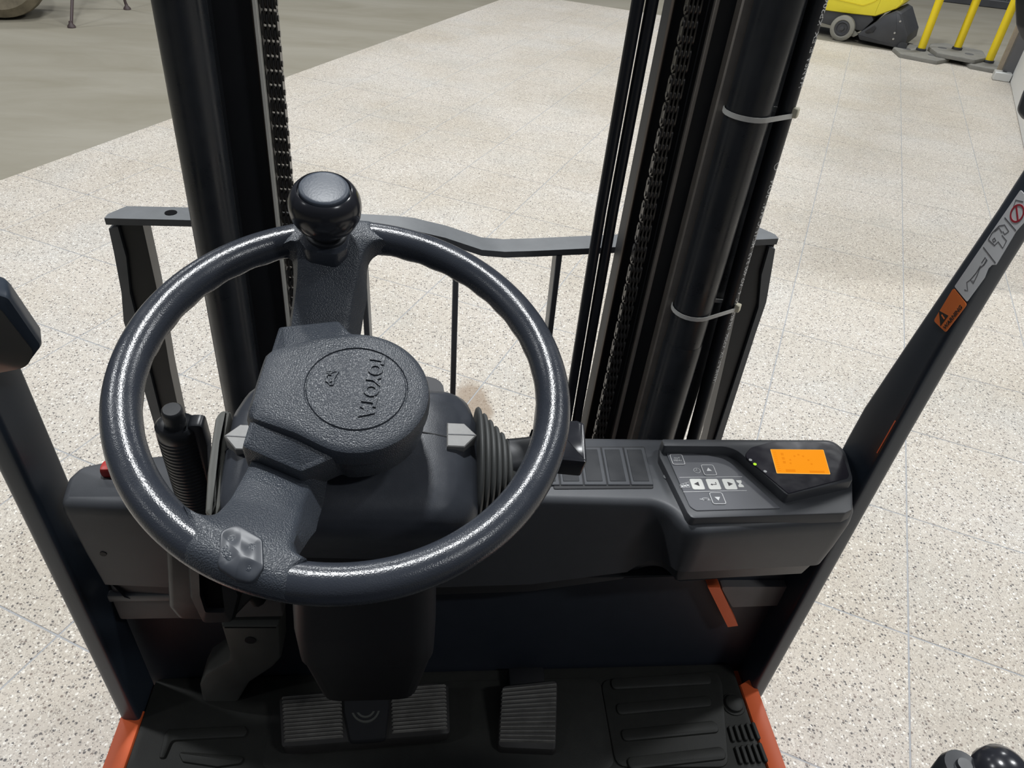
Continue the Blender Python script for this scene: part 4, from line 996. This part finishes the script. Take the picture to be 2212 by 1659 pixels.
b.loft([slot(ccw(sl), 0.590), slot(ccw(sl), 0.583), slot(inset(ccw(sl), 0.004), 0.577), slot(ccw(sli), 0.575), slot(inset(ccw(sli), 0.001), 0.59)], cap1=False); b.build('gate_collar', M_plastic, gt)
b = MB(); b.prism(ccw(sli), 0.5835, 0.5815, axis='Y'); b.build('gate_slot', M_deep, gt, 0)
# grey pedestal bracket under it
bp_ = rounded([(-0.3107, 0.7049), (-0.2282, 0.7022), (-0.2364, 0.6161), (-0.2517, 0.5929), (-0.2922, 0.5520), (-0.3183, 0.4962), (-0.3733, 0.4993), (-0.3693, 0.5453), (-0.3543, 0.5785), (-0.3099, 0.6192)], [0.004, 0.004, 0.012, 0.015, 0.02, 0.01, 0.01, 0.015, 0.02, 0.02], 4)
b = MB(); b.prism(bp_, 0.71, 0.655, 0.006, 2, axis='Y'); bq_ = b.build('pedestal_bracket', M_bracket, fk)
q_ = [(-0.2739, 0.6687)][0]
b = MB(); b.tube([(q_[0], 0.660, q_[1]), (q_[0], 0.6535, q_[1])], 0.008, 14); b.build('bracket_hole', M_black, bq_)
q_ = [(-0.4159, 0.8916)][0]
b = MB(); b.tube([(q_[0], 0.645, q_[1]), (q_[0], 0.632, q_[1])], 0.0042, 10); b.build('screw', M_black, ds)

# ================================================================ steering wheel
sw = bpy.data.objects.new('steering_wheel', None); COL.objects.link(sw); attach(sw, fk)
R_, r_ = 0.156, 0.0135
b = MB(TW); NT, NS = 180, 22; rings = []
for i in range(NT):
    t = 2 * PI * i / NT; ring = []
    for k in range(NS):
        p = 2 * PI * k / NS
        rad = r_
        low = max(0.0, -math.sin(p)) * max(0.0, math.cos(p - PI * 1.2))
        rad += 0.0007 * math.cos(38 * t) * low
        rr_ = R_ + rad * math.cos(p); ring.append((rr_ * math.cos(t), rr_ * math.sin(t), rad * math.sin(p)))
    rings.append(ring)
b.loft(rings, closed=True); b.build('rim', M_rim, sw, 80)
SPOKE = [  # a (distance from the hub), b low, b high, h top, thickness, slant
    (0.046, -0.060, -0.014, -0.024, 0.018, 0.35), (0.068, -0.061, -0.013, -0.024, 0.018, 0.35), (0.075, -0.061, -0.013, -0.0205, 0.020, 0.33), (0.090, -0.062, -0.013, -0.014, 0.021, 0.24), (0.104, -0.063, -0.012, -0.007, 0.021, 0.14),
    (0.116, -0.064, -0.0115, -0.0005, 0.020, 0.06), (0.126, -0.065, -0.011, 0.005, 0.019, 0.0), (0.134, -0.066, -0.011, 0.0090, 0.018, 0.0), (0.140, -0.067, -0.011, 0.0112, 0.017, 0.0), (0.145, -0.068, -0.011, 0.0125, 0.016, 0.0),
    (0.150, -0.069, -0.011, 0.0135, 0.015, 0.0), (0.156, -0.071, -0.011, 0.0142, 0.013, 0.0), (0.162, -0.073, -0.011, 0.0130, 0.010, 0.0), (0.1665, -0.074, -0.011, 0.0094, 0.007, 0.0), (0.1692, -0.075, -0.011, 0.0045, 0.004, 0.0)]
def fillet(a, rf, keep):
    x = a - (0.1435 - rf)
    if x <= 0: return 0.0
    if x < rf: return rf - math.sqrt(rf * rf - x * x)
    return keep + (rf - keep) * max(0.0, 1 - (x - rf) / 0.012) ** 1.5
def spoke_at(a):
    for i in range(len(SPOKE) - 1):
        if a <= SPOKE[i + 1][0] or i == len(SPOKE) - 2:
            p0, p1, p2, p3 = SPOKE[max(0, i - 1)], SPOKE[i], SPOKE[i + 1], SPOKE[min(len(SPOKE) - 1, i + 2)]
            t = (a - p1[0]) / (p2[0] - p1[0]); out = []
            for k in range(1, 6):
                m1 = (p2[k] - p0[k]) / max(1e-6, p2[0] - p0[0]) * (p2[0] - p1[0]); m2 = (p3[k] - p1[k]) / max(1e-6, p3[0] - p1[0]) * (p2[0] - p1[0])
                out.append((2 * t ** 3 - 3 * t * t + 1) * p1[k] + (t ** 3 - 2 * t * t + t) * m1 + (3 * t * t - 2 * t ** 3) * p2[k] + (t ** 3 - t * t) * m2)
            return out
def spoke(sg):
    b = MB(TW); rings = []
    e = 0.0065; f = 0.003
    N_ = 44
    for k in range(N_ + 1):
        a = 0.046 + (0.1692 - 0.046) * k / N_
        b0, b1, h, th, sl = spoke_at(a)
        b0 -= fillet(a, 0.010 if sg < 0 else 0.018, 0.004); b1 += fillet(a, 0.018 if sg < 0 else 0.011, 0.004)
        t = max(0.0, min(1.0, (a - 0.104) / 0.041))
        sec = [(b0 - f, h - th), (b0 - f * .2, h - 0.008), (b0 + 0.0015, h - 0.002), (b0 + e, h), (b0 + (b1 - b0) * .35, h + 0.0006), (b0 + (b1 - b0) * .65, h + 0.0006), (b1 - 0.0060, h), (b1 - 0.0030, h - 0.0006), (b1 - 0.0008, h - 0.0026), (b1 + 0.0075 * (1 - t), h - th)]
        rings.append([(sg * ((1 - t) * (a + sl * (q - (b0 + b1) / 2)) + t * math.sqrt(max(0, a * a - q * q))), q, hh) for q, hh in sec])
    b.loft(rings); return b.build('spoke', M_grain, sw, 35)
s1, s2 = spoke(-1), spoke(1)
# hub shell with the stepped tiers, horn pad on top
ec = (0.005, 0.006)
b = MB(TW)
core = ccw(rounded([(-0.052, -0.066), (0.060, -0.066), (0.0745, -0.021), (0.068, -0.011), (0.057, 0.004)] + circ(ec[0], ec[1], 0.054, 22, 0.05, PI - 0.05) + [(-0.047, 0.004), (-0.058, -0.011), (-0.0675, -0.021)], [0.004, 0.004, 0.004, 0.006, 0.008] + [0] * 22 + [0.008, 0.006, 0.004], 3))
b.loft([[(x, y, -0.048) for x, y in inset(core, 0.006)], [(x, y, -0.040) for x, y in inset(core, 0.001)], [(x, y, -0.016) for x, y in core], [(x, y, -0.0105) for x, y in inset(core, 0.0012)], [(x, y, -0.0085) for x, y in inset(core, 0.004)]])
b.build('hub_shell', M_grain, sw, 40)
def dome(x, y):
    d2 = (x - ec[0]) ** 2 + (y - ec[1]) ** 2
    return 0.0035 - 1.35 * d2
outl = [(-0.024, -0.069), (0.039, -0.069), (0.0495, -0.030), (0.0575, -0.010)] + circ(ec[0], ec[1], 0.0555, 30, -0.15, PI + 0.15) + [(-0.0490, -0.010), (-0.041, -0.035)]
outl = ccw(rounded(outl, [0.010, 0.010, 0.02, 0] + [0] * 30 + [0, 0.02], 5))
NP = 96
def ray_out(ang):
    dx, dy = math.cos(ang), math.sin(ang); best = 0.0
    for i in range(len(outl)):
        x1, y1 = outl[i][0] - ec[0], outl[i][1] - ec[1]; x2, y2 = outl[(i + 1) % len(outl)][0] - ec[0], outl[(i + 1) % len(outl)][1] - ec[1]
        den = dx * (y2 - y1) - dy * (x2 - x1)
        if abs(den) < 1e-12: continue
        tt = (x1 * (y2 - y1) - y1 * (x2 - x1)) / den; uu_ = (x1 * dy - y1 * dx) / den
        if tt > 0 and -1e-6 <= uu_ <= 1 + 1e-6: best = max(best, tt)
    return best
outr = [ray_out(2 * PI * k / NP) for k in range(NP)]
RC = 0.0375
def padring(f, kind, dh=0.0):
    ring = []
    for k in range(NP):
        a = 2 * PI * k / NP
        rad = f * RC if kind == 'c' else RC * 1.02 + (outr[k] - RC * 1.02) * f
        x, y = ec[0] + rad * math.cos(a), ec[1] + rad * math.sin(a)
        ring.append((x, y, dome(x, y) + dh))
    return ring
b = MB(TW)
b.loft([padring(0.03, 'c'), padring(0.3, 'c'), padring(0.6, 'c'), padring(0.85, 'c'), padring(0.965, 'c'), padring(0.985, 'c', -0.0012), padring(1.003, 'c', -0.0012), padring(0.0, 'o'),
        padring(0.3, 'o'), padring(0.6, 'o'), padring(0.80, 'o', -0.0003), padring(0.91, 'o', -0.0014), padring(0.97, 'o', -0.0040), padring(1.0, 'o', -0.0080), padring(1.0, 'o', -0.0160)])
hpad = b.build('horn_pad', M_grain, sw, 28)
vs, fs = text_bits('TOYOTA', 0.0146, 0.0010, 0.0006)
wlen = max(v[0] for v in vs) - min(v[0] for v in vs); k_ = 0.0585 / wlen
b = MB(TW); b.add([(ec[0] - 0.0035 + v[0] * k_, 0.0165 + v[1], dome(ec[0] - 0.0035 + v[0] * k_, 0.0165 + v[1]) + v[2] + 0.0002) for v in vs], fs); b.build('embossed_word', M_grain, hpad, 30)
b = MB(TW)
def onpad(pts, w, h=0.0011):
    strip(b, pts, w, -0.002, dome(pts[0][0], pts[0][1]) + h)
onpad([(-0.0057, -0.0181), (-0.0068, -0.0090)], 0.0011)
onpad([(-0.0065, -0.0096), (-0.0028, -0.0107), (0.0012, -0.0116), (0.0059, -0.0113)], 0.0012)
onpad([(-0.0042, -0.0178), (-0.0043, -0.0151), (-0.0056, -0.0126)], 0.0009)
onpad([(-0.0027, -0.0141), (-0.0027, -0.0165), (0.0005, -0.0176), (0.0038, -0.0166), (0.0047, -0.0147), (0.0032, -0.0130), (-0.0002, -0.0133)], 0.0010)
onpad([(0.0047, -0.0147), (0.0067, -0.0133), (0.0063, -0.0110)], 0.0010)
b.build('horn_symbol', M_grain, hpad, 30)
# blank cover plate with four dimples on the lower spoke
pc = [(0.1442, -0.0414)][0]
b = MB(TW)
ply = rounded([(0.1332, -0.0559), (0.1266, -0.0480), (0.1351, -0.0299), (0.1550, -0.0240), (0.1643, -0.0283), (0.1626, -0.0396), (0.1570, -0.0516)], 0.006, 4); ply = ccw(ply)
def rimtop(x, y):
    d = math.hypot(x, y) - R_
    return (math.sqrt(max(0, r_ ** 2 - d * d)) if abs(d) < r_ else 0.0)
def plate_h(x, y):
    return spoke_at(min(0.1690, math.hypot(x, y)))[2] + 0.0022
cxp, cyp = sum(p[0] for p in ply) / len(ply), sum(p[1] for p in ply) / len(ply)
dims = [(0.1376, -0.0485), (0.1412, -0.0349), (0.1510, -0.0463), (0.1561, -0.0331)]
def pring(f, dh=0.0):
    out = []
    for x, y in ply:
        X_, Y_ = cxp + (x - cxp) * f, cyp + (y - cyp) * f
        h = plate_h(X_, Y_) + dh
        for dx_, dy_ in dims:
            d2 = ((X_ - dx_) ** 2 + (Y_ - dy_) ** 2) / 0.0050 ** 2
            h -= 0.0019 * math.exp(-d2)
        out.append((X_, Y_, h))
    return out
b.loft([pring(1.0, -0.006), pring(1.0, -0.0012), pring(0.97, -0.0002), pring(0.95, 0.0)] + [pring(f) for f in (0.9, 0.82, 0.74, 0.66, 0.58, 0.5, 0.42, 0.34, 0.25, 0.16, 0.08)], cap0=False)
b.build('cover_plate', M_plate, sw, 60)
# spinner knob
kb = [(-0.1364, -0.0431)][0]
TK = TW @ Matrix.Translation((kb[0], kb[1], 0))
b = MB(TK); b.prism(rounded([(-0.020, -0.017), (0.012, -0.020), (0.022, -0.012), (0.022, 0.012), (0.012, 0.020), (-0.016, 0.018)], 0.008, 4), 0.0, 0.0153, 0.0012, 2); b.build('knob_plate', M_rim, sw)
b = MB(TK); b.lathe([(0.0175, 0.010), (0.0172, 0.0180), (0.0160, 0.0192), (0.0145, 0.0195), (0.0145, 0.0235), (0.0165, 0.0255)], 32)
b.build('knob_collar', M_plastic, sw)
b = MB(TK); b.lathe([(0.0150, 0.0245), (0.0205, 0.0272), (0.0255, 0.0325), (0.0284, 0.0395), (0.0292, 0.0465), (0.0283, 0.0530), (0.0256, 0.0588), (0.0226, 0.0624), (0.0212, 0.0632), (0.0206, 0.0622), (0.0204, 0.0605)], 44)
kn = b.build('spinner_knob', M_gloss, sw, 60)
b = MB(TK); b.lathe([(0.0197, 0.0600), (0.0197, 0.0636), (0.0188, 0.0648), (0.0165, 0.0653), (0.010, 0.0658), (0.003, 0.0660)], 40); b.build('knob_cap', M_knobcap, kn, 60)

# ================================================================ armrest levers at the lower right, seat edge lower left
ar = bpy.data.objects.new('armrest_console', None); COL.objects.link(ar); attach(ar, fk)
b = MB(); b.prism(rounded([(0.27, 0.02), (0.50, 0.02), (0.50, 0.243), (0.43, 0.246), (0.35, 0.2385), (0.29, 0.2375), (0.27, 0.225)], 0.01, 4), 1.04, 1.088, 0.008, 3); b.build('console_top', M_dash, ar)
b = MB(); b.box(0.36, 0.48, 0.03, 0.20, 0.50, 1.035, 0.01); b.build('console_post', M_black, ar)
b = MB(Matrix.Translation((0.378, 0.2285, 1.108))); b.lathe([(0.010, -0.03), (0.014, 0), (0.0145, 0.018), (0.0125, 0.025), (0.0055, 0.0255), (0.0050, 0.0285)], 22); b.build('lever_cap', M_hose, ar)
b = MB(Matrix.Translation((0.405, 0.2240, 1.106))); b.lathe([(0.008, -0.03), (0.010, 0), (0.012, 0.008), (0.0180, 0.014), (0.0196, 0.024), (0.0170, 0.034), (0.010, 0.0405), (0.003, 0.042)], 26); b.build('lever_knob', M_gloss, ar)
b = MB(); b.box(-0.50, -0.280, -0.20, 0.275, 0.50, 1.112, 0.03, seg=3); b.build('seat_bolster', M_seat, fk)

# ---- unseen seat and hood behind the viewpoint, added to shade the footwell
st_ = bpy.data.objects.new('seat', None); COL.objects.link(st_); attach(st_, fk)
b = MB(); b.box(CX - 0.25, CX + 0.25, -0.42, 0.10, 0.86, 0.97, 0.04, seg=3); b.build('cushion', M_seat, st_)
b = MB(frame_T(Vector((CX, -0.42, 0.90)), Vector((1, 0, 0)), Vector((0, 0.985, 0.17)), Vector((0, -0.17, 0.985)))); b.box(-0.24, 0.24, -0.11, 0.0, 0.0, 0.52, 0.045, seg=3); b.build('backrest', M_seat, st_)
b = MB(); b.box(CX - 0.49, CX + 0.49, -0.95, 0.02, 0.13, 0.86, 0.05, seg=3); b.build('hood', M_scrub, fk)
